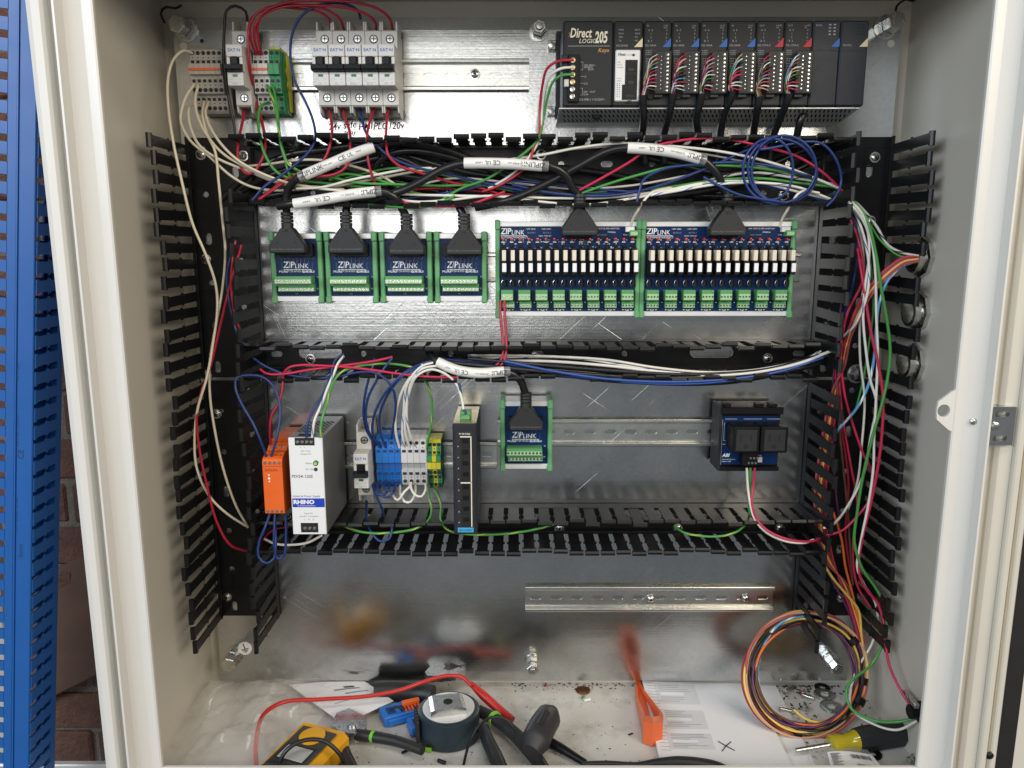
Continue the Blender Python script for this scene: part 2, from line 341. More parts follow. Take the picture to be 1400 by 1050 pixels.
def spline(pts, step=4.0):
    pts = [Vector(p) for p in pts]
    if len(pts) == 2: return [pts[0].lerp(pts[1], t/4) for t in range(5)]
    q = [pts[0]*2-pts[1]]+pts+[pts[-1]*2-pts[-2]]; out = []
    for i in range(1, len(q)-2):
        p0,p1,p2,p3 = q[i-1:i+3]
        n = max(2, int((p2-p1).length/step))
        # centripetal-ish catmull-rom
        d0 = max((p1-p0).length,1e-6)**.5; d1 = max((p2-p1).length,1e-6)**.5; d2 = max((p3-p2).length,1e-6)**.5
        m1 = ((p1-p0)/d0-(p2-p0)/(d0+d1)+(p2-p1)/d1)*d1; m2 = ((p2-p1)/d1-(p3-p1)/(d1+d2)+(p3-p2)/d2)*d1
        for k in range(n):
            t = k/n; t2 = t*t; t3 = t2*t
            out.append(p1*(2*t3-3*t2+1)+m1*(t3-2*t2+t)+p2*(-2*t3+3*t2)+m2*(t3-t2))
    out.append(pts[-1]); return out
def path(s, h=60.0):
    """'x,y x,y,h ...' photo pixels with the height above the panel -> mm points"""
    out = []
    for tok in s.split():
        a = [float(x) for x in tok.split(',')]
        out.append(P(a[0], a[1], a[2] if len(a) > 2 else h))
    # spread unspecified heights by easing between given ones
    return out
def pathz(s, h=60.0):
    toks = [[float(x) for x in t.split(',')] for t in s.split()]
    known = [(i,t[2]) for i,t in enumerate(toks) if len(t) > 2]
    hs = []
    for i,t in enumerate(toks):
        if len(t) > 2: hs.append(t[2]); continue
        a = [k for k in known if k[0] < i]; b = [k for k in known if k[0] > i]
        if a and b: hs.append(a[-1][1]+(b[0][1]-a[-1][1])*(i-a[-1][0])/(b[0][0]-a[-1][0]))
        elif a: hs.append(a[-1][1])
        elif b: hs.append(b[0][1])
        else: hs.append(h)
    return [P(t[0],t[1],hh) for t,hh in zip(toks,hs)]
def wire(label, m, r, s, h=60.0, name='wire', cat='wire', group=None, n=8):
    pts = pathz(s, h); o0 = pts[0]
    pts = [(p[0]-o0[0], p[1]-o0[1], p[2]-o0[2]) for p in pts]
    mb = MB().tube(spline(pts), r, n, uv=m in ('wb_wire','bw_wire','gy_wire','wblk_wire'))
    return tag(mb.build(name, m, None, o0, smooth=60), label, cat, group)
ORD = ['first','second','third','fourth','fifth','sixth','seventh','eighth','ninth','tenth','eleventh','twelfth']
# ================================================================== cabinet
HF = 205.0; XW = 438.0; ZF = -430.0; ZC = 438.0; WB = -20.0; FL = 34.0
cab = thing('cabinet', 'open beige painted steel control cabinet filled with wiring', 'cabinet', (0, ZF, WB))
cab.location = (0,0,0)
MB().box(-XW-2, XW+2, ZF-2, ZC+2, WB-2, WB).build('back_wall', 'paint', cab)
MB().box(-XW-2, -XW, ZF, ZC, WB, HF-2).build('side_wall', 'paint', cab)
MB().box(XW, XW+2, ZF, ZC, WB, HF-2).build('side_wall', 'paint', cab)
MB().box(-XW, XW, ZF-2, ZF, WB, HF-2).build('floor_pan', 'paint_floor', cab)
MB().box(-XW, XW, ZC, ZC+2, WB, HF-2).build('roof', 'paint', cab)
XI = XW-FL   # inner edge of the flange
def side_frame(sx):
    m_ = MB(); GW = 41 if sx < 0 else 44
    # flange: folded inward, front face flat, bevelled up to a sealing lip, then a gutter and the outer rim
    pr = [(XI,HF-2),(XI,HF+1.5),(XI+1.5,HF+2.5),(XI+10,HF+2.5),(XI+24,HF+7.5),(XI+26,HF+18),(XI+28,HF+18),(XI+28.5,HF-2)]
    m_.prism([(sx*a,b) for a,b in pr], 'v', ZF-40, ZC+40); m_.build('flange', 'paint_lit', cab)
    g = MB().prism([(sx*a,b) for a,b in [(XI+28.5,HF-4),(XI+28.5,HF-1),(XI+GW,HF-1),(XI+GW,HF-4)]], 'v', ZF-40, ZC+40); g.build('gutter', 'paint', cab)
for sx in (-1, 1): side_frame(sx)
# top and bottom flange
for sz, z in ((-1, -392.0), (1, 428.0)):
    pr = [(z,HF-2),(z,HF+1.5),(z+sz*1.5,HF+2.4),(z+sz*10,HF+2.4),(z+sz*24,HF+7),(z+sz*26,HF+18),(z+sz*28,HF+18),(z+sz*28,HF-2)]
    MB().prism(pr, 'u', -XI+0.1, XI-0.1).build('flange', 'paint_lit', cab)
    MB().box(-XI, XI, z+sz*28, (ZF-2 if sz < 0 else ZC+22), HF-6, HF-3).build('rim', 'paint', cab)
# left outer rim (rounded return) and right hinge-side frame
m_ = MB().prism([(-(XI+41),HF-6),(-(XI+41),HF+8),(-(XI+43),HF+11),(-(XI+50),HF+12),(-(XI+55),HF+10),(-(XI+57),HF+5),(-(XI+57),HF-40),(-(XI+54),HF-40),(-(XI+54),HF-6)], 'v', ZF-60, ZC+60)
m_.build('rim', 'paint_lit', cab)
m_ = MB().prism([(XI+44,HF-6),(XI+44,HF+2),(XI+47,HF+6),(XI+58,HF+8),(XI+58,HF-6)], 'v', ZF-60, ZC+60); m_.build('rim', 'paint', cab)
# padlock tab on the right flange
a = P(1318,532,HF+2.4); b = P(1309,592,HF+2.4)
vt, vb = a[1]+1, b[1]
tabm = MB(); cu, cv = XI-10, (vt+vb)/2
r = 6.2; K = 16
hole = [(cu+r*math.cos(2*math.pi*k/K), cv+r*math.sin(2*math.pi*k/K)) for k in range(K)]
outer = [(XI+0.3,vb),(XI+0.3,vt),(XI-16,cv+9),(XI-17,cv),(XI-16,cv-9)]
def ring(mb, outer, hole, w0, w1):
    """plate with one round hole: bridge hole points to the nearest direction on the outline"""
    c = (sum(p[0] for p in hole)/len(hole), sum(p[1] for p in hole)/len(hole)); out = []
    for hx, hy in hole:
        dx, dy = hx-c[0], hy-c[1]; best = None
        for i in range(len(outer)):
            (x1,y1),(x2,y2) = outer[i], outer[(i+1)%len(outer)]
            ex, ey = x2-x1, y2-y1; den = dx*ey-dy*ex
            if abs(den) < 1e-9: continue
            t = ((x1-c[0])*ey-(y1-c[1])*ex)/den; s_ = ((x1-c[0])*dy-(y1-c[1])*dx)/den
            if t > 0 and -1e-6 <= s_ <= 1+1e-6 and (best is None or t < best): best = t
        out.append((c[0]+dx*best, c[1]+dy*best))
    n = len(hole); vs = []
    for w in (w1, w0): vs += [(x,y,w) for x,y in hole]+[(x,y,w) for x,y in out]
    fs = []
    for i in range(n):
        j = (i+1)%n
        fs += [(i,n+i,n+j,j),(2*n+j,3*n+j,3*n+i,2*n+i),(j,2*n+j,2*n+i,i)[::-1],(n+i,3*n+i,3*n+j,n+j)]
    return mb.add(vs, fs)
hole = [(cu+r*math.cos(2*math.pi*(k+.5)/48), cv+r*math.sin(2*math.pi*(k+.5)/48)) for k in range(48)]
ring(tabm, outer, hole, HF-0.6, HF+2.45).build('padlock_tab', 'paint_lit', cab)
# strike plate + screw on the right frame
c = P(1352,576,HF+5)
MB().lathe([(3.4,0),(3.4,1.5),(2.2,2.6),(0.8,2.8)], (XI+18,c[1],HF+5.2), 'w', 12).build('screw', 'steel', cab, smooth=40)
sp = thing('strike_bracket', 'small slotted zinc bracket on the right frame beside the padlock tab', 'bracket', (XI+40, c[1]-3, HF-1))
m_ = MB(); m_.cell(-11.4,14,6,19,0,14, (1,12,7,3)); m_.cell(-11.4,14,-6,6,0,14,(-5,0,2.8,2.8)); m_.cell(-11.4,14,-19,-6,0,14,(1,-12,7,3)); m_.build('plate', 'galv', sp)
MB().lathe([(4,0),(4,1.6),(2.4,2.2)], (-5,0,14.05), 'w', 12).build('screw_head', 'steel', sp, smooth=40)
# black door edge strip and door panel beyond the right rim
dr = thing('door_edge', 'black rubber strip along the pale door edge at the far right', 'door', (XI+58.3, ZF, HF-30))
dr.location = (0,0,0)
MB().box(XI+58.4, XI+66, ZF-60, ZC+60, HF-34, HF+14, 1.5).build('inner_skin', 'paint', dr)
MB().box(XI+66.2, XI+69, ZF-60, ZC+60, HF-34, HF+13).build('seam_bead', 'gasket', dr)
MB().box(XI+69.2, XI+76, ZF-60, ZC+60, HF-34, HF+14, 1.5).build('inner_skin', 'paint', dr)
MB().box(XI+76.2, XI+96, ZF-60, ZC+60, HF-34, HF+10).build('rubber_strip', 'door_black', dr)
MB().box(XI+96.2, XI+110, ZF-60, ZC+60, HF-34, HF+10).build('outer_skin', 'paint', dr)
k = P(1357,1037,HF+18)
MB().lathe([(5,0),(5.2,2.5),(3,5),(0.5,5.6)], (k[0],k[1],HF+10), 'w', 14).build('screw_head', 'black', dr, smooth=40)
# ---------------------------------------------------------------- mounting panel
panel = thing('backplate', 'galvanized steel mounting panel covering the back of the cabinet', 'panel', (0,0,0))
pw, ph, bd = 419.0, 416.0, 14.0
m_ = MB()
o_ = [(-pw,-ph),(pw,-ph),(pw,ph),(-pw,ph)]; i_ = [(-pw+bd,-ph+bd),(pw-bd,-ph+bd),(pw-bd,ph-bd),(-pw+bd,ph-bd)]
vs_ = [(x,y,-1.1) for x,y in o_]+[(x,y,0) for x,y in i_]+[(x,y,-14) for x,y in o_]
m_.add(vs_, [(4,5,6,7),(0,1,5,4),(1,2,6,5),(2,3,7,6),(3,0,4,7),(8,9,1,0),(9,10,2,1),(10,11,3,2),(11,8,0,3)])
m_.build('steel_sheet', 'galv', panel)
for px,py,r_ in ((251,63,4.2),(1218,60,4.2),(1145,902,3.6),(276,56,2.2)):
    p = P(px,py,0); MB().cyl((p[0],p[1],-0.6), r_, 'w', 0.9, 18).build('panel_hole', 'paint' if r_ > 4 else 'hole', panel)
for s_,px,py,sz in (('24v',449,178,11),('safe',469,176,11.5),('relay',470,184,8),('HMI',490,178,10.5),('PLC',510,177,11),('120v',530,177,11)):
    p = P(px,py,0.3); text(s_, panel, p[0], p[1], 0.25, sz, 'ink', shear=0.25, bold=0.012, rot=random.uniform(-.12,.05), name='handwriting', sx=0.9)
# stud, nut and washer assemblies
def stud(label, px, py, scale=1.0, h0=0.0, tilt=(0,0)):
    p = P(px,py,10)
    t = thing('mounting_stud', label, 'bolt', (p[0],p[1],0), 'studs holding the mounting panel')
    MB().lathe([(9*scale,0.1),(9*scale,1.8),(7*scale,2)], (0,0,0), 'w', 18).build('washer', 'steel', t, smooth=40)
    MB().lathe([(7.4*scale,2.1),(7.4*scale,8*scale),(6.4*scale,9*scale)], (0,0,0), 'w', 6).build('nut', 'screw', t)
    m_ = MB(); pr = []
    for k in range(9): pr += [(3.9*scale,2.2+k*2.6),(3.4*scale,3.4+k*2.6)]
    m_.lathe(pr+[(3.0*scale,26),(0.5,26.2)], (0,0,0), 'w', 12); m_.build('threaded_rod', 'steel', t, smooth=20)
    MB().lathe([(6.9*scale,13),(6.9*scale,18.5*scale),(6*scale,19.2*scale)], (0,0,0), 'w', 6).build('lock_nut', 'screw', t)
    return t
stud('zinc stud and nuts at the top left corner of the panel', 250, 38, 1.5)
stud('zinc stud with nut at the top edge left of the black controller', 737, 40, 1.2)
stud('zinc stud and nuts at the top right corner of the panel', 1216, 34, 1.5)
st = stud('zinc stud beside the round earth tag at the bottom left', 319, 900, 1.5)
stud('zinc stud in the middle of the panel bottom edge', 728, 910, 1.15)
stud('zinc stud inside the coil of wires at the bottom right', 1140, 908, 1.25)
for px,py,label in ((236,24,'black wire clip behind the top left stud'),(1236,14,'black wire clip behind the top right stud')):
    p = P(px,py,14); t = tag(MB().tube(spline([(-9,-6,0),(-11,3,5),(-3,9,8),(6,8,6),(12,12,3)]), 1.3, 8).build('wire_clip','black',None,p,smooth=60), label, 'clip')
p = P(335,886,14)
eg = thing('earth_tag', 'round white tag with an earth symbol at the bottom left stud', 'tag', (p[0],p[1],14))
MB().cyl((0,0,0), 9, 'w', 1.0, 28).build('disc', 'psu_white', eg, smooth=40)
MB().tube([(-7,-4,0.4),(-15,-12,-3),(-20,-20,-7)], 2.4, 8).build('tab', 'psu_white', eg, smooth=60)
m_ = MB(); m_.box(-.6,.6,-1,7,1.01,1.2); m_.box(-5,5,-1.7,-.5,1.01,1.2); m_.box(-3.6,3.6,-3.6,-2.6,1.01,1.2); m_.box(-2.2,2.2,-5.5,-4.5,1.01,1.2)
m_.xform(lambda q: (q[0]*.966+q[1]*-.2588, q[0]*.2588+q[1]*.966, q[2])); m_.build('earth_symbol', 'ink', eg)
p = P(318,903,20)
t = thing('earth_clamp', 'small slotted brass terminal screw above the bottom left stud', 'clamp', P(317,900,12))
MB().lathe([(4.2,0),(4.2,7),(3.4,8)], (0,0,0), 'w', 12).build('screw_head','brass',t,smooth=40); MB().box(-3.4,3.4,-.5,.5,8.02,8.3).build('slot','hole',t)
# ================================================================== wiring ducts
def finger_mesh(H, root, width=11.2, lip=1):
    """one duct finger: along +w from root to H, across v, wall thickness in u; lip turns to +u"""
    m_ = MB(); w2 = width/2; mid = root+(H-root)*.5
    m_.box(-0.9,0.9,-w2,w2,root,mid-2); m_.box(-0.9,0.9,-w2-1.6,w2+1.6,mid-2,mid+1.2)
    m_.box(-0.9,0.9,-w2,w2,mid+1.2,H-5)
    m_.prism([(-0.9 if lip > 0 else 0.9,H-5),(-lip*0.9,H-1),(lip*1.2,H+.6),(lip*4.2,H-.4),(lip*4.2,H-4),(lip*0.9,H-5)], 'v', -w2-1.9, w2+1.9)
    return m_.mesh('finger','duct')
FM = {}
def duct(name, label, horiz, a0, a1, b0, b1, H, root, pitch, start, skip=(), cutA=None, holes=True, jitter=0.04, big=(), group='black slotted wiring ducts'):
    """a: along, b: across. horiz -> along u. Fingers are single parts."""
    t = thing(name, label, 'wire duct', (0,0,0), group)
    m_ = MB(); n = int((a1-a0)/26); L_ = (a1-a0)/n; bm = (b0+b1)/2
    bigc = {int((x-a0)/L_) for x in big}; skipc = {i+k for i in bigc for k in (1,2)}
    for i in range(n):
        s0 = a0+i*L_; s1 = s0+L_
        if i in skipc: continue
        if i in bigc: m_.cell(s0,s0+3*L_,b0,b1,0.2,2.0,(s0+1.5*L_,bm+2,27,7.5)); continue
        hl = None
        k = i%3
        rows = [(b0,b0+(b1-b0)*.42),(b0+(b1-b0)*.42,b1)] if (b1-b0) > 50 else [(b0,b1)]
        for ri,(c0,c1) in enumerate(rows):
            hl = ((s0+s1)/2, (c0+c1)/2, 7.2 if k == 0 else 3.6, 3.6) if holes and (i+ri)%2 == 0 else None
            if (b1-b0) <= 50 and i%4: hl = None
            if horiz: m_.cell(s0,s1,c0,c1,0.2,2.0,hl)
            else: m_.cell(c0,c1,s0,s1,0.2,2.0,(hl[1],hl[0],hl[3],hl[2]) if hl else None)
    m_.build('base','duct',t)
    for side,b in ((0,b0),(1,b1)):
        sg = -1 if side == 0 else 1
        m_ = MB()
        if horiz: m_.box(a0,a1,b-0.9,b+0.9,2.0,root); m_.box(a0,a1,b-sg*2.6,b-sg*.9,root-2.2,root-.8)
        else: m_.box(b-0.9,b+0.9,a0,a1,2.0,root); m_.box(b-sg*2.6,b-sg*.9,a0,a1,root-2.2,root-.8)
        m_.build('side_rail','duct',t)
        key = (H,root,sg)
        if key not in FM: FM[key] = finger_mesh(H,root,13.0 if horiz else 11.2,sg)
        s = start
        while s < a1-6:
            cut = any(lo <= s <= hi and sd == side for sd,lo,hi in skip)
            if not cut:
                o = obj('finger', FM[key], t)
                if horiz: o.matrix_local = Matrix.Translation(w3((s,b,0))) @ Matrix.Rotation(-math.pi/2,4,'Y') @ Matrix.Rotation(random.uniform(-jitter,jitter),4,'Z')
                else: o.matrix_local = Matrix.Translation(w3((b,s,0))) @ Matrix.Rotation(random.uniform(-jitter,jitter),4,'Z') @ Matrix.Rotation(random.uniform(-jitter,jitter)*.6,4,'X')
            s += pitch
    return t
VD = 18.8
LD0, LD1 = -409.0, -335.0; RD0, RD1 = 340.0, 416.0
ztop, zbot, zmid = 283.0, -321.0, -5.0
dl1 = duct('wire_duct', 'tall black slotted wiring duct on the left, upper length', False, zmid+2, ztop, LD0, LD1, 97, 12, VD, zmid+9.5, [(1,218,300)])
dl2 = duct('wire_duct', 'tall black slotted wiring duct on the left, lower length', False, zbot, zmid-2, LD0, LD1, 97, 12, VD, zbot+6, [])
dr1 = duct('wire_duct', 'tall black slotted wiring duct on the right, upper length', False, zmid+2, ztop, RD0, RD1, 97, 12, VD, zmid+9.5, [(0,-20,6)]+[(1,P(1250,y_,97)[1]-9,P(1250,y_,97)[1]+9) for y_ in (356,424,494)])
dr2 = duct('wire_duct', 'tall black slotted wiring duct on the right, lower length', False, zbot, zmid-2, RD0, RD1, 97, 12, VD, zbot+6, [])
dt = duct('wire_duct', 'top horizontal black wiring duct crammed with cables', True, -333, 338, 205, 272, 76, 16, VD, -328, [])
dm = duct('wire_duct', 'middle horizontal black wiring duct below the blue circuit boards', True, -333, 338, 10, 43, 76, 18, VD, -326, [(0,24,62)], big=(-283,182))
db = duct('wire_duct', 'bottom horizontal black wiring duct below the power supply', True, -333, 338, -201, -168, 76, 18, VD, -328, [], big=(110,))
# rivets / screws in the duct bases
def screw(px, py, h, label, r=4.6, name='screw'):
    p = P(px,py,h+2)
    t = thing(name, label, 'screw', (p[0],p[1],h), 'pan head screws in the ducts and rails')
    MB().lathe([(r+1.6,0),(r+1.6,.8),(r,.9),(r*.93,2.2),(r*.6,3.2),(0.6,3.5)], (0,0,0), 'w', 16).build('head','screw',t,smooth=40)
    m_ = MB(); m_.box(-2.2,2.2,-.5,.5,3.2,3.62); m_.box(-.5,.5,-2.2,2.2,3.2,3.62); m_.build('cross_recess','hole',t)
    return t
SCR = [(274,211,2,'screw at the top of the left upright duct'),(332,213,2,'screw just inside the left end of the top duct'),(401,211,2,'screw under the green wires in the top duct'),
 (281,354,2,'screw halfway down the upper left duct'),(296,566,2,'screw in the left duct beside the long cream wires'),(310,817,2,'lowest screw in the left upright duct'),
 (424,491,2,'upper screw of the pair at the left of the middle duct'),(424,504,2,'lower screw of the pair at the left of the middle duct'),(732,489,2,'upper screw in the centre of the middle duct'),(733,509,2,'lower screw in the centre of the middle duct'),
 (1050,490,2,'screw at the right end of the middle duct'),(1197,215,2,'screw at the top of the right upright duct'),(1191,302,2,'screw beside the white wires in the right duct'),(1151,818,2,'lowest screw in the right upright duct'),
 (765,722,2,'screw in the centre of the bottom duct'),(1067,704,2,'upper screw of the pair at the right end of the bottom duct'),(1067,722,2,'lower screw of the pair at the right end of the bottom duct'),
 (740,211,2,'screw in the middle of the top duct beside the red and green wires'),(927,722,2,'screw by the short green wire in the bottom duct'),(1072,267,2,'screw under the blue wire loops in the top duct')]
for a in SCR: screw(*a)
for px,py,lab in ((274,516,'large domed bolt between the two left duct lengths'),(1174,512,'large domed bolt between the two right duct lengths')):
    p = P(px,py,8); t = thing('domed_bolt', lab, 'bolt', (p[0],p[1],-2), 'domed bolts between the duct lengths')
    MB().lathe([(12,3),(12,4.2),(9.6,4.3),(9.4,7),(6,10.5),(0.8,11.6)], (0,0,0), 'w', 20).build('dome','steel',t,smooth=30); MB().box(-.9,.9,-6,6,11.1,11.8).build('slot','hole',t)
# square moulded knock-outs in the upright duct bases
for px,py in ((279,272),(284,384),(296,598),(1196,214),(303,675),(306,792),(1165,645),(1168,560),(336,270),(1160,740)):
    p = P(px,py,2); par = (dl1 if py < 500 else dl2) if px < 700 else (dr1 if py < 500 else dr2)
    m_ = MB(); s_ = 10.5
    for q in ((-s_,s_,-s_-1,-s_),(-s_,s_,s_,s_+1),(-s_-1,-s_,-s_-1,s_+1),(s_,s_+1,-s_-1,s_+1)): m_.box(p[0]+q[0],p[0]+q[1],p[1]+q[2],p[1]+q[3],2.05,3.0)
    m_.build('knockout_rim','duct',par)
# ================================================================== DIN rails
def rail(label, u0, u1, vc, slots=True):
    t = thing('din_rail', label, 'DIN rail', (u0, vc, 0), 'zinc plated mounting rails')
    L_ = u1-u0
    n = max(1,int(L_/25)); s = L_/n
    m_ = MB()
    for i in range(n): m_.cell(i*s,(i+1)*s,-12,12,0.3,1.3,(i*s+s/2,0,7.5,3.1))
    for sg in (1,-1):
        pr = [(sg*12,0.3),(sg*12,1.3),(sg*12.3,6.2),(sg*12.7,7.1),(sg*13.6,7.5),(sg*16.4,7.4),(sg*17.3,7.0),(sg*17.6,6.2),(sg*17.2,5.9),(sg*13.8,6.3),(sg*13.6,0.3)]
        m_.prism(pr,'u',0,L_)
    m_.build('rail','zinc',t); return t
rail('slotted zinc DIN rail carrying the top row of breakers', -392, -9, 352)
rail('slotted zinc DIN rail behind the row of blue circuit boards', -300, 318, 132)
rail('short slotted zinc DIN rail under the blue and white terminals', -300, -48.5, -102)
rail('slotted zinc DIN rail running from the lone blue board to the outlet', -47, 236, -73)
rail('empty slotted zinc DIN rail at the bottom right', -12, 312, -296)
for px,py,lab in ((890,820,'left screw in the empty bottom rail'),(1020,819,'right screw in the empty bottom rail'),(649,101,'screw in the top rail right of the breakers')): screw(px,py,1.4,lab)
# ================================================================== outside: brick wall, blue ducts
bw = thing('brick_wall', 'dusty red brown brick wall behind the cabinet on the left', 'wall', (0,0,0))
WBK = -130.0
x0, x1 = P(-60,700,WBK)[0], P(260,700,WBK)[0]
MB().box(x0-40, x1, -640, 470, WBK-30, WBK-6).build('mortar_bed','mortar',bw)
BM = [MB().box(-101,101,-29,29,-9,0,3.5).mesh('brick',m) for m in ('brick_a','brick_b')]
k = 0
for r_ in range(17):
    z = -610+r_*66
    for c_ in range(3):
        o = obj('brick', BM[(k*7+r_)%2], bw, (x0+60+c_*212+(r_%2)*106, z+random.uniform(-2,2), WBK+random.uniform(-2,2))); k += 1
        o.rotation_euler = (random.uniform(-.01,.01),random.uniform(-.012,.012),random.uniform(-.01,.01))
p = P(60,960,-110)
bd_ = thing('brown_board', 'dusty brown board leaning in front of the brick wall', 'board', (p[0],p[1],-112))
MB().box(-110,130,0,190,-10,0,2).xform(lambda q: (q[0], q[1]+q[0]*.52, q[2]-q[1]*.1)).build('board','brown_board',bd_)
p = P(110,1046,60)
sh = tag(MB().box(-140,60,-40,0,-8,0,1.5).build('work_shelf','alu',None,p), 'thin strip of pale metal shelf beneath the brick wall', 'shelf')
# blue ducts
def blue_duct(label, top, bot, depth, wid, hfront, printed=False, group='blue slotted ducts standing left of the cabinet'):
    """top/bot: pixels of the right front edge; the duct runs between them"""
    A = Vector(P(*bot,hfront)); B = Vector(P(*top,hfront)); ax = (B-A).normalized(); L_ = (B-A).length
    t = thing('blue_wire_duct', label, 'wire duct', tuple(A), group)
    t.rotation_euler = (0, math.atan2(ax[0],ax[1]), 0)
    MB().box(-wid,0,0,L_,-2,0,0.8).build('cover','blue_duct',t)
    MB().box(-wid-1.5,-wid,0,L_,-7,1.2).build('cover_edge','blue_duct',t)
    for x in (-wid,0):
        MB().box(x-1,x+1,0,L_,-depth,-depth+9).build('side_rail','blue_duct',t)
    MB().box(-wid+1.2,-1.2,0,L_,-depth-1.5,-depth).build('base','blue_duct',t)
    fm = MB(); d = depth
    fm.box(-1,1,-6,6,-d+9,-d*.5-2.5); fm.prism([(-6,-d*.5-2.5),(-8.2,-d*.5-.5),(-8.2,-d*.5+1),(-6,-d*.5+3),(6,-d*.5+3),(8.2,-d*.5+1),(8.2,-d*.5-.5),(6,-d*.5-2.5)],'u',-1,1); fm.box(-1,1,-6,6,-d*.5+3,-6); fm.box(-1,1.4,-7.5,7.5,-6,-2.1)
    me = fm.mesh('finger','blue_duct'); n = int(L_/19.5)
    for x in (-wid,0):
        for i in range(n):
            obj('finger', me, t, (x, 9+i*19.5, 0))
    if printed:
        for s_,f_,sz in (('iboco',0.33,7),('CE',0.455,9),('E 14318 - VDE 0660 - EN 50085',0.36,3.2),('PVC M1 80x60',0.55,3.2),('Made in Italy 12.19 self ext.',0.47,3.2)):
            text(s_, t, -9 if sz > 4 else -14.5, L_*f_, 0.15, sz, 'ink_blue', rot=-math.pi/2, bold=0.02 if sz > 4 else 0)
    return t
blue_duct('blue slotted duct nearest the cabinet with printed text on its face', (52,-40), (38,1090), 52, 17, 150, True)
A = Vector(P(14,1090,150)); B = Vector(P(24,-40,150)); ax = (B-A).normalized(); L_ = (B-A).length
t = thing('blue_wire_duct', 'blue slotted duct at the extreme left edge of the photo', 'wire duct', tuple(A), 'blue slotted ducts standing left of the cabinet'); t.rotation_euler = (0, math.atan2(ax[0],ax[1]), 0)
MB().box(-9,1,0,L_,-3,0,.8).build('side_rail','blue_duct',t); MB().box(-60,-52,0,L_,-3,0,.8).build('side_rail','blue_duct',t); MB().box(1.1,3,0,L_,-30,-4).build('base','blue_duct',t)
fm = MB().box(-52,-9.1,-6,6,-2.6,-.4).mesh('finger','blue_duct')
for i in range(int(L_/19.5)): obj('finger', fm, t, (0,10+i*19.5,0))
pb = tag(MB().box(-70,26,-700,700,-20,0,2).build('slot_light_backing','slot_light',None,P(-70,500,40)), 'pale crate seen through the slots of the leftmost duct', 'backing')  # added block, stands in for light coming through the open slots
# conduit hubs on the right wall
for px,py,lab,bush in ((1254,352,'top conduit hub on the right wall with wires passing through',False),(1249,426,'middle empty conduit hub on the right wall',True),(1242,496,'bottom conduit hub on the right wall, half behind the duct',True)):
    # find where the ray meets the wall u = XW
    d = AF+(px-700)/FPX*AR-(py-525)/FPX*AU; tt = (XW-8-CAMP[0])/d[0]
    q = (XW, CAMP[2]+tt*d[2], -(CAMP[1]+tt*d[1]))
    t = thing('conduit_hub', lab, 'conduit hub', q, 'conduit hubs on the right wall')
    MB().lathe([(23,0),(23,5),(20,6.5),(17.5,6.5),(17.5,1)], (0,0,0), (-1,0,0), 8, cap=False).build('lock_nut','screw',t)
    MB().lathe([(17,0),(17,14),(15.5,15),(13.5,15),(13.5,-1)], (0,0,0), (-1,0,0), 24, cap=False).build('bushing','screw',t,smooth=40)
    MB().cyl((-1.2,0,0),13.4,'u',.8,20).build('bore','paint' if bush else 'hole',t)
# cable gland low on the right wall
d = AF+(1254-700)/FPX*AR-(973-525)/FPX*AU; tt = (XW-6-CAMP[0])/d[0]; gl = (XW, CAMP[2]+tt*d[2], -(CAMP[1]+tt*d[1]))
t = thing('cable_gland', 'small dark cable gland low on the right wall', 'cable gland', gl)
MB().lathe([(12,0),(12,6),(10,7)], (0,0,0), (-1,0,0), 6).build('nut','charcoal',t); MB().lathe([(8,7),(8,15),(6.5,16),(6,16)], (0,0,0), (-1,0,0), 14).build('cap','black',t,smooth=40)
MB().box(-14,-8,8,14,-22,8,1).build('clamp_bar','steel',t)
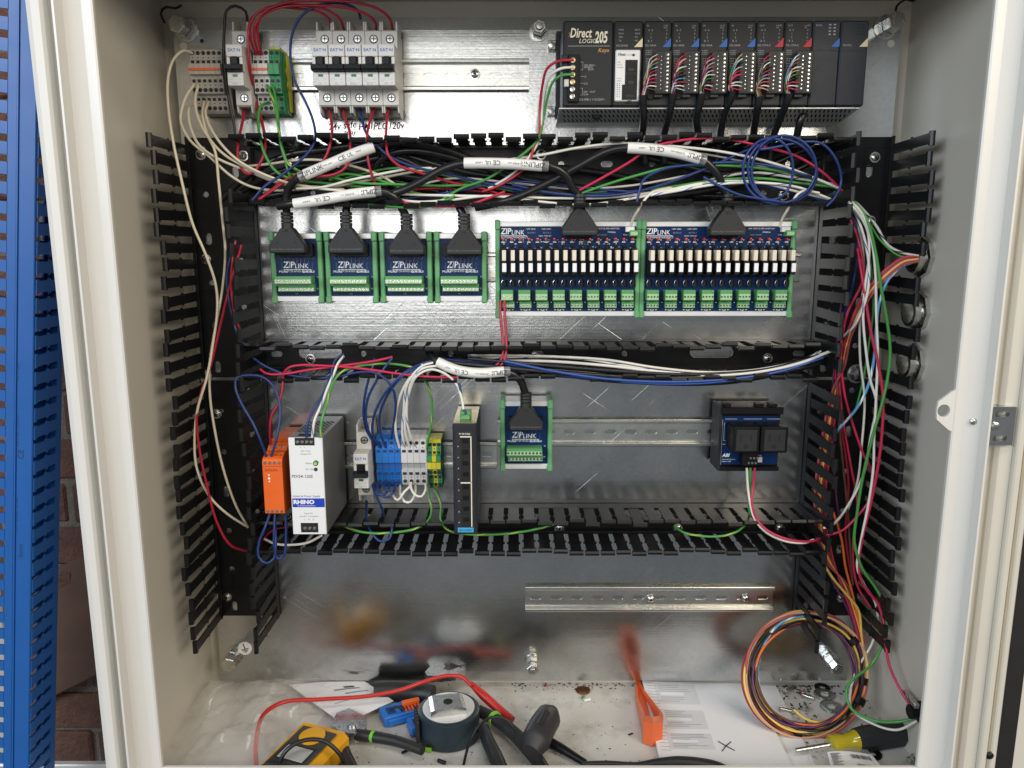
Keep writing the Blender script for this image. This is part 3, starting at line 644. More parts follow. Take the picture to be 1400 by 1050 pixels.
# ================================================================== circuit breakers
def copy_tree(o, parent=None):
    c = o.copy(); COL.objects.link(c); c.parent = parent
    for ch in o.children: copy_tree(ch, c)
    return c
def make_breaker(label, loc, rating='C1'):
    t = thing('circuit_breaker', label, 'circuit breaker', loc, 'white miniature circuit breakers')
    W2 = 8.7
    m_ = MB()
    m_.prism([(-40,4),(-41,42),(-39.5,44),(-23.6,44),(-23.6,62),(19,62),(19,44),(37.5,44),(39,42),(38,4)],'u',-W2,W2); m_.build('body','breaker',t)
    for s in (-1,1):
        u0,u1 = (s*W2, s*(W2-1.6))
        MB().prism([(38.9,10),(38.9,43),(48,42),(51,30),(50,10)],'u',min(u0,u1),max(u0,u1)).build('terminal_shroud','breaker',t)
        MB().prism([(-40.9,10),(-40.9,43),(-47.5,41),(-51,30),(-50,10)],'u',min(u0,u1),max(u0,u1)).build('terminal_shroud','breaker',t)
    m_ = MB(); m_.box(-W2+.1,W2-.1,6.2,18.8,62,68,.7); lf = m_.build('logo_face','breaker_face',t)
    m_ = MB(); m_.box(-W2+.1,W2-.1,-23.4,-9.2,62,68,.7); lb_ = m_.build('label_face','breaker_face',t)
    m_ = MB(); m_.box(-W2+.1,-5.2,-9,6,62,67.4,.4); m_.box(5.2,W2-.1,-9,6,62,67.4,.4); m_.build('toggle_guard','breaker_face',t)
    m_ = MB(); m_.box(-3.4,3.4,-3,6.4,62,69,.6); m_.prism([(-9,62.2),(-9,74),(-7.6,76.5),(-3.4,76),(-1.6,70),(-1.6,62.2)],'u',-8.5,8.5); m_.build('toggle','black',t)
    for v in (29.5,-32):
        MB().lathe([(4.6,44.02),(4.6,44.3)], (0.6,v,0), 'w', 16).build('screw_well','hole',t)
        m_s = MB().lathe([(3.7,44.1),(3.5,45.0),(0.5,45.1)], (0.8,v,0), 'w', 12); ts = m_s.build('terminal_screw','steel',t,smooth=40)
        m_ = MB(); m_.box(-2.4,4,v-.45,v+.45,45.0,45.25); m_.box(.35,1.25,v-2.8,v+2.8,45.0,45.25); m_.build('screw_slot','hole',ts)
    for v0,v1 in ((39,49),(-41,-49)):
        MB().box(-W2+1.7,W2-1.7,min(v0,v1)+.2,max(v0,v1)-.2,8,20).build('terminal_mouth','relay_side',t)
    MB().box(-2.6,2.6,-14.4,-11.8,68.05,68.3).build('indicator_window','win_green',t)
    text('EAT\u00b7N', lf, 0.2, 11.4, 68.1, 4.6, 'print_blue', 'CENTER', sx=1.05, bold=0.015)
    text(rating, lb_, -1, -22.2, 68.1, 3.0, 'print_grey', 'CENTER')
    m_ = MB()
    for v,u0,u1 in ((-17,-7,-2),(-17,3,6.5),(-19.2,-7,-3.6),(-20.8,2.5,6.5),(-10.4,-7,7)): m_.box(u0,u1,v,v+.35,68.02,68.12)
    m_.build('fine_print','silk_dim',lb_)
    return t
RZ1 = 352.0
b0 = make_breaker('single breaker with a black wire looping over it, between the terminals', (-327.2, RZ1, 0), 'C10')
def tree_of(o): return [o]+list(o.children_recursive)
PITCH_B = 17.9
bl = ['leftmost of the row of five breakers, fed by a red wire','second of the row of five breakers from the left','middle breaker of the row of five, with a blue wire','fourth of the row of five breakers from the left','rightmost of the row of five breakers']
for i,s in enumerate(bl):
    make_breaker(s, (-235.0+i*PITCH_B, RZ1, 0), ('C3','C1','D1.5','D1.5','C1')[i])
make_breaker('lone breaker left of the blue terminals on the lower rail', (-207.5, -102.0, 0), 'C2')
# ================================================================== rail terminals
def terminal(label, loc, m, w=5.9, tiers=3, top=22, bot=-46, mk=None, group='rail mounted terminal blocks'):
    t = thing('terminal_block', label, 'terminal block', loc, group)
    h = w/2-.15
    if tiers == 3: prof = [(bot,6),(bot,26),(bot+3,29),(bot+19,30),(bot+20,38),(bot+38,40),(bot+39,46),(top-18,46),(top-17,40),(top-2,38),(top,34),(top,6)]
    else: prof = [(bot,6),(bot,30),(bot+4,36),(bot+24,42),(bot+25,38),(bot+33,38),(bot+34,43),(top-14,43),(top-4,38),(top,30),(top,6)]
    MB().prism(prof,'u',-h,h).build('housing',m,t)
    sl = MB()
    if tiers == 3: rows = [(top-5.5,38.6,0),(top-10.5,39.4,1),(top-15,40.0,2),(bot+33,39.6,2),(bot+28.5,39.2,1),(bot+23.5,38.6,0),(bot+15,29.9,2),(bot+10.5,29.7,1),(bot+5.5,29.4,0)]
    else: rows = [(top-8,40.6,0),(top-13,42.6,1),(top-17.5,43.1,2),(bot+20,41.2,2),(bot+15,39.8,1),(bot+9.5,38.2,0)]
    k = 0
    for v,wz,kind in rows:
        if kind == 0: MB().lathe([(min(2.3,h-.3),0),(min(2.3,h-.3),.35)],(0,v,wz),'w',12).build('wire_entry','charcoal' if m != 'terminal_blue' else 'ink_blue',t)
        elif kind == 1: sl.lathe([(.7,0),(.7,.3)],(0,v,wz),'w',8)
        else: sl.box(-h*.62,h*.62,v-1.6,v+1.6,wz-.5,wz+.35)
    sl.build('release_slot','charcoal' if m != 'terminal_blue' else 'ink_blue',t)
    if mk == 'jumper': MB().box(-h-.1,h+.1,-3.4,-.8,46.05,47.2).build('jumper','jumper',t)
    if mk == 'bridge': MB().box(-h,h,bot+26,bot+32,38.05,39).build('bridge','print_blue' if m == 'terminal_blue' else 'silk_dim',t)
    if mk == 'yellowtop': MB().box(-h-.02,h+.02,top-2.2,top+1,6,36).build('stripe','terminal_yellow',t)
    if mk == 'yellow':
        MB().box(-h-.02,h+.02,top-3.5,top+1,6,38.8).build('stripe','terminal_yellow',t); MB().box(-h-.02,h+.02,-6,2,30,46.6 if tiers == 3 else 43.5).build('stripe','terminal_yellow',t)
    return t
pA = P(258,66,40)
for i in range(6): terminal(f'{ORD[i]} beige terminal from the left at the top left corner', (-383+i*5.9, RZ1, 0), 'terminal', mk='jumper')
t = thing('terminal_end_plate', 'grey end plate right of the six beige terminals', 'end plate', (-346.2,RZ1,0)); MB().prism([(-48,6),(-48,26),(-20,32),(0,40),(22,34),(22,6)],'u',-1.6,1.2).build('plate','terminal',t)
MB().box(1.3,2.4,-40,16,10,26).build('foot','charcoal',t)
for i in range(3): terminal(f'{ORD[i]} pale terminal right of the single breaker', (-313.3+i*5.9, RZ1, 0), 'terminal_white', mk='jumper')
for i in range(2): terminal(f'{"left" if i == 0 else "right"} green earth terminal of the pair right of the single breaker', (-295.4+i*6.1, RZ1, 0), 'terminal_green', 6.1, mk='yellowtop')
t = thing('terminal_end_plate', 'yellow and green end plate left of the five breakers', 'end plate', (-286.4,RZ1,0)); MB().prism([(-46,6),(-46,20),(-20,26),(0,30),(20,26),(20,6)],'u',-1.4,1.0).build('plate','terminal_green',t); MB().prism([(-42,6),(-42,12),(-20,16),(-16,22),(-8,16),(0,24),(8,18),(18,20),(18,6)],'u',1.1,3.2).build('rib','terminal_yellow',t)
RZ3 = -102.0
for i in range(4): terminal(f'{ORD[i]} blue terminal from the left on the lower rail', (-190.2+i*7.6, RZ3, 0), 'terminal_blue', 7.6, 2, 33, -33, 'bridge')
for i in range(4): terminal(f'{ORD[i]} white terminal from the left on the lower rail', (-159.6+i*7.6, RZ3, 0), 'terminal_white', 7.6, 2, 33, -33, 'bridge')
for i in range(3): terminal(f'{ORD[i]} green and yellow earth terminal beside the white terminals', (-128.6+i*5.4, RZ3, 0), ('terminal_green','terminal_yellow','terminal_green')[i], 5.4, 3, 28, -36, 'yellow')
t = thing('terminal_end_plate', 'clear grey end plate between the white and green terminals', 'end plate', (-133.0,RZ3,0)); MB().prism([(-31,6),(-31,30),(-10,42),(10,42),(33,32),(33,6)],'u',-1.0,1.0).build('plate','terminal_white',t)
# ================================================================== programmable controller
PL0, PL1, PV0, PV1 = 25.6, 351.7, 305.5, 392.0
plc = thing('controller_base', 'perforated metal base plate under the black controller modules', 'base plate', (PL0, PV0, 0))
m_ = MB(); Lb = PL1-PL0+4
m_.box(-4,Lb-2,-.3,PV1-PV0+4,.3,18); m_.build('base_plate','dark_plastic',plc)
m_ = MB(); m_.prism([(-.6,70),(-1.6,70),(-9,20),(-9,1),(-8,1),(-8,20)],'u',-3,Lb-8); vt_ = m_.build('vent_tray','alu',plc)
m_ = MB()
for i in range(int(Lb/4.6)-2):
    for r_ in range(3):
        u = i*4.6+r_*1.6; w_ = 66-r_*16; f_ = lambda w: -1.6-(70-w)*.148-.08
        m_.add([(u,f_(w_),w_),(u+1.7,f_(w_),w_),(u+4.7,f_(w_-10),w_-10),(u+3,f_(w_-10),w_-10)],[(0,3,2,1)])
m_.build('vent_slots','hole',vt_)
MB().box(36,44,-9,-4,38,50,.8).build('latch','black',plc)
for u in (-2,):
    for v,k in ((6,0),(78,1)):
        MB().box(-13,-4.2,v-5,v+5,.3,10,.8).build('mounting_ear','steel',plc); MB().lathe([(4,10),(3.6,12),(.6,12.4)],(-9,v,0),'w',14).build('screw_head','screw',plc,smooth=40)
# power supply module
WF = 75.0; HH = PV1-PV0
def module_shell(t, w, m='dark_plastic', front=WF):
    MB().box(.25,w-.25,0,HH,18.3,front,1.6).build('housing',m,t)
ps = thing('power_module', 'wide black controller power module with printed cream logo', 'controller module', (PL0,PV0,0), 'black controller modules')
module_shell(ps, 53.7)
text('Direct', ps, 7.2, 70.0, WF+.12, 13.2, 'logo_cream', sx=0.66, shear=.2, bold=.022)
text('LOGIC', ps, 16.8, 64.2, WF+.12, 6.2, 'logo_cream', sx=0.98, shear=.2)
text('205', ps, 33.6, 64.6, WF+.12, 16.0, 'logo_cream', sx=0.56, shear=.15, bold=.03)
m_ = MB(); m_.prism([(5.6,70),(8.6,73),(5.8,75.5),(7.2,73)],'w',WF+.05,WF+.15); m_.build('logo_arrow','logo_amber',ps)
MB().box(5.5,50,61.0,61.5,WF+.02,WF+.12).build('logo_rule','silk_dim',ps)
text('Koyo', ps, 37.5, 55.2, WF+.12, 5.6, 'logo_amber', sx=0.95, shear=.15, bold=.015)
text('D2-09B-1', ps, 18.0, 6.0, WF+.12, 3.3, 'silk_dim'); text('110/220V~', ps, 31.6, 6.0, WF+.12, 3.3, 'silk_dim')
for s_,v in (('100-240V~',41),('50/60Hz',39),('80VA',36.8),('24V   OUT',14.0),('0.3A',11.4)): text(s_, ps, 22.5 if v != 36.8 else 27, v, WF+.12, 2.8, 'silk_dim')
m_ = MB()
for v0,v1 in ((37,45),(11.5,18.5)): m_.box(19,21.6,v1,v1+.35,WF+.02,WF+.12); m_.box(19,21.6,v0,v0+.35,WF+.02,WF+.12); m_.box(21.3,21.6,v0,v1,WF+.02,WF+.12)
m_.box(19,22.6,30.5,30.85,WF+.02,WF+.12); m_.box(19,22.6,23.6,23.95,WF+.02,WF+.12); m_.build('terminal_legend','silk_dim',ps)
text('G', ps, 23.2, 29.4, WF+.12, 3.0, 'silk_dim'); text('LG', ps, 23.2, 22.4, WF+.12, 3.0, 'silk_dim')
MB().box(5.5,17.5,4,52,WF+.02,WF+4,.6).build('terminal_block','black',ps)
for i in range(6):
    v = 46-i*7.3
    MB().lathe([(2.9,0),(2.7,1.2),(.5,1.5)],(10.3,v,WF+4.05),'w',12).build('terminal_screw','brass' if i < 4 else 'screw',ps,smooth=40)
MB().box(-1.5,5.4,38,52,WF-14,WF+3,.6).build('side_lug','dark_plastic',ps); MB().box(1.5,6.4,19.5,27,WF+.02,WF+4.8,.5).build('white_jumper','breaker',ps)
# processor module
CU0 = PL0+53.7; CW = 31.6
cp = thing('processor_module', 'controller processor module with a white framed port panel', 'controller module', (CU0,PV0,0), 'black controller modules')
module_shell(cp, CW)
MB().prism([(CW-9.6,60.2),(CW-.8,60.2),(CW-.8,69.4)],'w',WF+.03,WF+.15).build('corner_triangle','tri_cream',cp)
MB().box(2.2,28.6,5,57,WF+.02,WF+2.4,1.2).build('face_plate','face_white',cp)
for i,(s_) in enumerate(('PWR','RUN','CPU','TX')): text(s_, cp, 5.2, 76.5-i*3.6, WF+.12, 2.5, 'silk_dim')
for i,(s_) in enumerate(('BATT','DIAG','I/O','FRC')): text(s_, cp, 22.5, 76.5-i*3.6, WF+.12, 2.3, 'silk_dim')
text('H2-DM1E', cp, 3, 60.6, WF+.12, 3.0, 'silk_dim')
text('Host', cp, 4.6, 51, WF+2.5, 4.0, 'ink', shear=.2, bold=.03); text('ENGINEERING', cp, 13.6, 51.2, WF+2.5, 1.6, 'print_grey'); MB().cyl((21.2,51.6,WF+2.42),1.4,'w',.12,12).build('logo_dot','ink',cp)
for s_,v in (('LINK',44),('GOOD',41.3),('RUN/ERR',38.6),('RS-232',27.5),('SERIAL',25)): text(s_, cp, 4, v, WF+2.5, 1.7, 'print_grey')
m_ = MB()
for i in range(8): m_.box(4.2,5.4,9+i*1.9,9.8+i*1.9,WF+2.42,WF+2.55); m_.box(6.6,7.6,9+i*1.9,9.8+i*1.9,WF+2.42,WF+2.55)
m_.build('fine_print','print_grey',cp)
for v0,v1,u0,u1 in ((34,46,13.5,25),(21,32.5,13.5,25),(7,21,10.5,25)):
    MB().box(u0-.8,u1+.8,v0-.8,v1+.8,WF+2.42,WF+2.7).build('port_frame','charcoal',cp); MB().box(u0,u1,v0,v1,WF+2.72,WF+2.9).build('port_opening','hole',cp)
    MB().box(u0+2.5,u1-3,v0+1.5,v0+4.5,WF+2.92,WF+3.3).build('port_contacts','dark_plastic2' if v0 > 8 else 'charcoal',cp)
MB().box(16,20.5,3.4,5.6,WF+2.42,WF+3).build('latch_notch','dark_plastic',cp)
# I/O modules with removable terminal block
MP = 29.85; MU0 = CU0+CW+.3
MODULE_U = []
for i in range(6):
    u = MU0+i*MP; MODULE_U.append(u)
    blue = i < 4
    md = thing('io_module', f'{ORD[i]} wired controller module from the left, {"blue" if blue else "red"} corner triangle', 'controller module', (u,PV0,0), 'black controller modules')
    module_shell(md, MP)
    MB().prism([(MP-9.6,60.2),(MP-.8,60.2),(MP-.8,69.4)],'w',WF+.03,WF+.15).build('corner_triangle','tri_blue' if blue else 'tri_red',md)
    text('IN' if blue else 'OUT', md, 3, 80.6, WF+.12, 2.4, 'silk_dim'); text('12-24\nVDC' if blue else '6-240V\nAC', md, 20.5, 80.8, WF+.12, 2.1, 'silk_dim')
    text('D2-16NA' if blue else 'D2-12TA-2', md, 1.8, 60.8, WF+.12, 2.9, 'silk_dim')
    for k in range(4): text(('A  0','   1','   2','B  3')[k], md, 4.6, 76-k*3.6, WF+.12, 2.8, 'silk_dim'); text(str(4+k), md, 23.4, 76-k*3.6, WF+.12, 2.6, 'silk_dim')
    for k in range(3): text('12-24VDC' if blue else '6-240VAC', md, 2.2, 56-k*1.9, WF+.12, 1.6, 'silk_dim')
    m_ = MB()
    for k in range(5): m_.box(3,10-k%2*3,38+k*2.6,38.3+k*2.6,WF+.02,WF+.1)
    for k in range(3): m_.box(4+k*2.4,4.3+k*2.4,38,49,WF+.02,WF+.1)
    m_.build('wiring_diagram','silk_dim',md)
    MB().box(11.8,MP-1,11.5,54.5,WF+.02,WF+9,1.0).build('terminal_block','dark_plastic2',md)
    MB().box(11.6,20,13.5,52.5,WF+9.03,WF+9.5).build('wire_well','charcoal',md)
    MB().box(12,21,8,11.3,WF-4,WF+6,.6).build('release_tab','charcoal',md); MB().cyl((8.6,10.4,WF-2),3.4,'w',5,14).build('pivot_post','hole',md)
    s1 = MB(); s2 = MB()
    for k in range(10): s1.lathe([(1.35,0),(1.2,.6),(.3,.7)],(24.4,50.4-k*4.0,WF+9.05),'w',8)
    for k in range(9): s2.lathe([(.75,0),(.7,.6)],(17.6,48.4-k*4.0,WF+9.52),'w',8)
    s1.build('screws','screw',md); s2.build('test_points','screw',md)
for i in range(2):
    u = MU0+(6+i)*MP
    md = thing('filler_module', f'plain {"blue" if i == 0 else "cream"} triangle filler module, {"second last" if i == 0 else "last"} at the right end', 'controller module', (u,PV0,0), 'black controller modules')
    module_shell(md, MP, 'navy_plastic')
    MB().box(1,MP-1,56,57,WF+.02,WF+.4).build('ledge','charcoal',md)
    MB().prism([(MP-9.6,60.2),(MP-.8,60.2),(MP-.8,69.4)],'w',WF+.03,WF+.15).build('corner_triangle','tri_blue' if i == 0 else 'tri_cream',md)
    text('RUN' if i == 0 else 'D2-FILL', md, 3, 60.8 if i else 80.6, WF+.12, 2.9, 'silk_dim')
    m_ = MB()
    for a_ in range(2):
        for k in range(4): m_.box(16.5+a_*5,19+a_*5,72+k*3.2,73.2+k*3.2,WF+.02,WF+.1)
    m_.build('indicator_windows','hole' if i else 'silk_dim',md)
# field cables: jacket rising from the duct and fanning into coloured cores
core_cols = ['grey_wire','red_wire','red_wire','tan_wire','crimson_wire','bw_wire','green_wire','violet_wire','grey_wire','black_wire','white_wire','pink_wire','red_wire','brown_wire']
cx = [('879,138','880,165','878,190'),('919,136','914,160','907,190'),('958,136','952,160','955,190'),('1000,132','990,155','984,190'),('1037,140','1033,162','1030,190'),('1077,136','1068,158','1056,192')]
for i in range(6):
    u = MODULE_U[i]; A = P(*map(float,cx[i][0].split(',')),78); B = P(*map(float,cx[i][1].split(',')),62); C_ = P(*map(float,cx[i][2].split(',')),40)
    fc = thing('field_cable', f'black cable fanning out into coloured cores at the {ORD[i]} wired module', 'cable', A, 'black cables under the controller modules')
    rel = lambda p: (p[0]-A[0],p[1]-A[1],p[2]-A[2])
    up = (A[0]+ (A[0]-B[0])*.15, A[1]+6, A[2]+2)
    MB().tube(spline([rel(up),rel(A),rel(B),rel(C_),rel((C_[0]+random.uniform(-6,6),C_[1]-26,34))]), 4.2, 10).build('jacket','cable',fc,smooth=60)
    for k in range(14):
        if k < 10: tgt = (u+12.5+random.uniform(0,2), PV0+50.5-k*4.0, WF+9.6)
        else: tgt = (u+13+random.uniform(0,3), PV0+46-(k-10)*8, WF+10.2)
        st_ = (A[0]+random.uniform(-2.6,2.6), A[1]+4+random.uniform(-2,2), A[2]+1+random.uniform(0,2))
        mid1 = (u+1.0+random.uniform(-.6,2.8), PV0+16+(tgt[1]-PV0-12)*.32, WF+6+random.uniform(1,6)); mid2 = (u+6.2+random.uniform(-1.2,1.2), PV0+12+(tgt[1]-PV0-10)*.82, WF+9+random.uniform(2,5))
        mm = core_cols[(k*3+i)%14] if k != 8 else 'white_wire'
        MB().tube(spline([rel(st_),rel(mid1),rel(mid2),rel(tgt)],3), .62, 6, uv=mm == 'bw_wire').build('core',mm,fc,smooth=60)
fc = wire('black cable at the right end of the controller dropping into the duct', 'cable', 4.2, '1112,146,30 1100,152,50 1094,166,52 1088,192,40', name='field_cable', cat='cable', group='black cables under the controller modules', n=10)
# ================================================================== interface boards (blue circuit boards on green end clips)
def end_clip(t, u, v0, v1, w=5.6, h=44):
    m_ = MB(); m_.box(u,u+w,v0,v1,8,h,1.0); m_.build('end_clip','clip_green',t)
    MB().box(u-.4,u+w+.4,v1-9,v1+2,10,h+2.5,1.0).build('clip_foot','clip_green',t); MB().box(u-.4,u+w+.4,v0-2,v0+6,10,h+2.5,1.0).build('clip_foot','clip_green',t)
def green_strip(t, u0, u1, v0, v1, w0, w1, n, name='terminal_strip', step=True):
    m_ = MB(); m_.box(u0,u1,v0,v1,w0,w1,.5); t = m_.build(name,'term_green',t)
    L_ = u1-u0
    MB().box(u0+.4,u1-.4,v0+.8,v0+(v1-v0)*.62,w1+.02,w1+.8,.3).build('screw_row','term_light',t)
    s = MB(); sl = MB(); p = L_/n
    for i in range(n):
        c = (u0+p*(i+.5), v0+.6+(v1-v0)*.33, w1+.82); r = min(p*.36,(v1-v0)*.25)
        s.lathe([(r*1.12,0),(r,.3)],c,'w',10)
        a = random.uniform(0,3.14); dx,dy = math.cos(a)*r*.9,math.sin(a)*r*.9; nx,ny = -math.sin(a)*.28,math.cos(a)*.28
        sl.add([(c[0]-dx-nx,c[1]-dy-ny,c[2]+.36),(c[0]+dx-nx,c[1]+dy-ny,c[2]+.36),(c[0]+dx+nx,c[1]+dy+ny,c[2]+.36),(c[0]-dx+nx,c[1]-dy+ny,c[2]+.36)],[(0,1,2,3)])
    s.build('screws','screw',t); sl.build('screw_slots','hole',t)
    z = MB()
    for i in range(n):
        c = u0+p*(i+.5); z.prism([(c-p*.42,v1-.3),(c,v1-(v1-v0)*.28),(c+p*.42,v1-.3)],'w',w1+.02,w1+.5)
    z.build('wire_funnels','clip_green',t)
def logo(t, u, v, w, s):
    text('ZIP', t, u, v, w, s, 'silk', shear=.12, bold=.02, sx=.88); text('LINK', t, u+s*1.28, v-s*.06, w, s*.78, 'silk', sx=.92, shear=.05)
    MB().box(u,u+s*3.15,v-s*.24,v-s*.17,w-.05,w+.02).build('logo_rule','silk',t)
    text('AUTOMATIONDIRECT', t, u+s*.05, v-s*.5, w, s*.29, 'silk', sx=1.1)
def plug_cable(label, px, py_boot, h, route, r=4.4, sleeve=None, scale=1.0, dv=0):
    """moulded trapezoid plug; px,py is the middle of the plug's wide lower edge"""
    A = P(px,py_boot,h)
    t = thing('interface_cable', label, 'cable', A, 'black interface cables with trapezoid plugs')
    s = scale
    poly = [(-20*s,0),(20*s,0),(20.5*s,2),(20.5*s,8*s),(8*s,26*s),(6*s,28*s),(-6*s,28*s),(-8*s,26*s),(-20.5*s,8*s),(-20.5*s,2)]
    m_ = MB(); n = len(poly); inner = [(x*.93,1+y*.95) for x,y in poly]
    vs_ = [(x,y,-8) for x,y in poly]+[(x,y,5) for x,y in poly]+[(x,y,7) for x,y in inner]
    m_.add(vs_, [tuple(range(n-1,-1,-1))]+[(i,(i+1)%n,n+(i+1)%n,n+i) for i in range(n)]+[(n+i,n+(i+1)%n,2*n+(i+1)%n,2*n+i) for i in range(n)]+[tuple(range(2*n,3*n))]); m_.build('plug','charcoal',t)
    MB().box(-15*s,15*s,-2,1,-20,-6,.6).build('connector_shell','black',t)
    m_ = MB()
    for x in (-10*s,10*s): m_.lathe([(1,7.02),(1,7.2)],(x,12*s,0),'w',8)
    m_.lathe([(1,9.2),(1,9.5)],(0,25*s,0),'w',8); m_.build('dimples','hole',t)
    text('ZIPLINK CABLE - DO NOT DISCONNECT', t, 0, 3.6*s, 7.1, 2.0*s, 'print_grey', 'CENTER')
    m_ = MB(); m_.lathe([(6.5*s,18*s),(7.2*s,22*s),(6.6*s,30*s)],(0,0,0),'v',14)
    for k in range(4): m_.lathe([(6.3*s,30*s+k*3.9),(7.0*s,30.3*s+k*3.9),(6.9*s,33.2*s+k*3.9),(6.2*s,33.5*s+k*3.9)],(0,0,0),'v',14)
    m_.build('strain_relief','rubber',t,smooth=40)
    pts = [(0,30*s,0),(0,42*s,0)]
    for q in pathz(route): pts.append((q[0]-A[0],q[1]-A[1],q[2]-A[2]))
    MB().tube(spline(pts), r, 12).build('jacket','cable',t,smooth=60)
    if sleeve:
        q = [(a[0]-A[0],a[1]-A[1],a[2]-A[2]) for a in pathz(sleeve)]
        sp_ = spline(q,3)
        MB().tube(sp_, r+1.6, 14).build('label_sleeve','sleeve',t,smooth=60)
        d0 = (sp_[0]-sp_[1]).normalized()
        MB().tube([sp_[0]+d0*.2,sp_[0]+d0*7], r+1.3, 14).build('clear_end','sleeve_clear',t,smooth=60)
        # printing on the sleeve, upside down as it lies
        for f_,s_,sz in ((.14,'ZIPLINK',7.5),(.36,'ZL-RTB20 cable',2.4),(.6,'CE',7),(.74,'UL',5.5),(.86,'E189529',2.4)):
            i = int(f_*(len(sp_)-2)); a = sp_[i]; b = sp_[i+1]; ang = math.atan2(b[1]-a[1],b[0]-a[0])
            text(s_, t, a[0]+math.sin(ang)*sz*.34, a[1]-math.cos(ang)*sz*.34, a[2]+r+1.75, sz, 'ink', 'CENTER', rot=-ang)
    return t
def rtb(label, u0, v0, wdt=60.0, hgt=78.0, n=10):
    t = thing('breakout_board', label, 'circuit board', (u0,v0,0), 'small blue breakout boards with green terminals')
    MB().box(3,wdt-3,0,6.2,9,43,.5).build('carrier_edge','alu',t); MB().box(3,wdt-3,hgt-6.2,hgt,9,43,.5).build('carrier_edge','alu',t)
    MB().box(3,wdt-3,6.3,hgt-6.3,9,38,0).build('carrier','charcoal',t)
    MB().box(5.6,wdt-5.6,6.3,hgt-6.3,39,41,.2).build('circuit_board','pcb',t)
    end_clip(t,0,0,hgt); end_clip(t,wdt-5.6,0,hgt)
    W_ = 41.06
    # copper traces seen through the solder mask
    m_ = MB()
    for i in range(9):
        u = 12+i*4.4; v = 34; bend = 6-abs(i-4)*.6
        m_.box(u,u+.7,v,v+16-abs(i-4)*1.2,41.01,41.08)
        if i in (0,1,2,6,7,8):
            sg = -1 if i < 4 else 1; L_ = 14+abs(i-4)*1.5
            m_.add([(u,v+14,41.1),(u+.7,v+14,41.1),(u+.7-sg*-4,v+20,41.1),(u-sg*-4,v+20,41.1)],[(0,1,2,3)])
    m_.build('traces','pcb_trace',t)
    logo(t, 14.0, 38.8, W_, 10.2); text('P92750', t, 8.5, 33.2, W_, 3.4, 'silk', bold=.01); text('ZL-RTB20', t, 35.5, 33.2, W_, 3.4, 'silk', bold=.01)
    text('12', t, 47, 58.5, W_, 3.0, 'silk'); text('24', t, 47, 54.5, W_, 3.0, 'silk'); text('TB1', t, 26, 8.0, W_, 2.4, 'silk_dim')
    text('20', t, 51.8, 14, W_, 2.4, 'silk'); text('10', t, 52.2, 27.5, W_, 2.4, 'silk')
    green_strip(t, 7.5, 50, 20.5, 29.5, 41.1, 58, n); green_strip(t, 9, 51, 11.5, 18.5, 41.1, 50, n); MB().box(7.8,51,18.6,20.4,41.1,53).build('terminal_step','term_green',t)
    MB().box(9,51,52,66,41.1,50,.5).build('socket','black',t)
    return t
for i,lab in enumerate(('first breakout board from the left, with green end clips','second breakout board from the left in the upper row','third breakout board from the left in the upper row','fourth breakout board, next to the wide relay board')):
    rtb(lab, -308+i*63.3, 94)
z5 = rtb('lone breakout board on the lower rail right of the network switch', -43, -109, 62.5, 84)
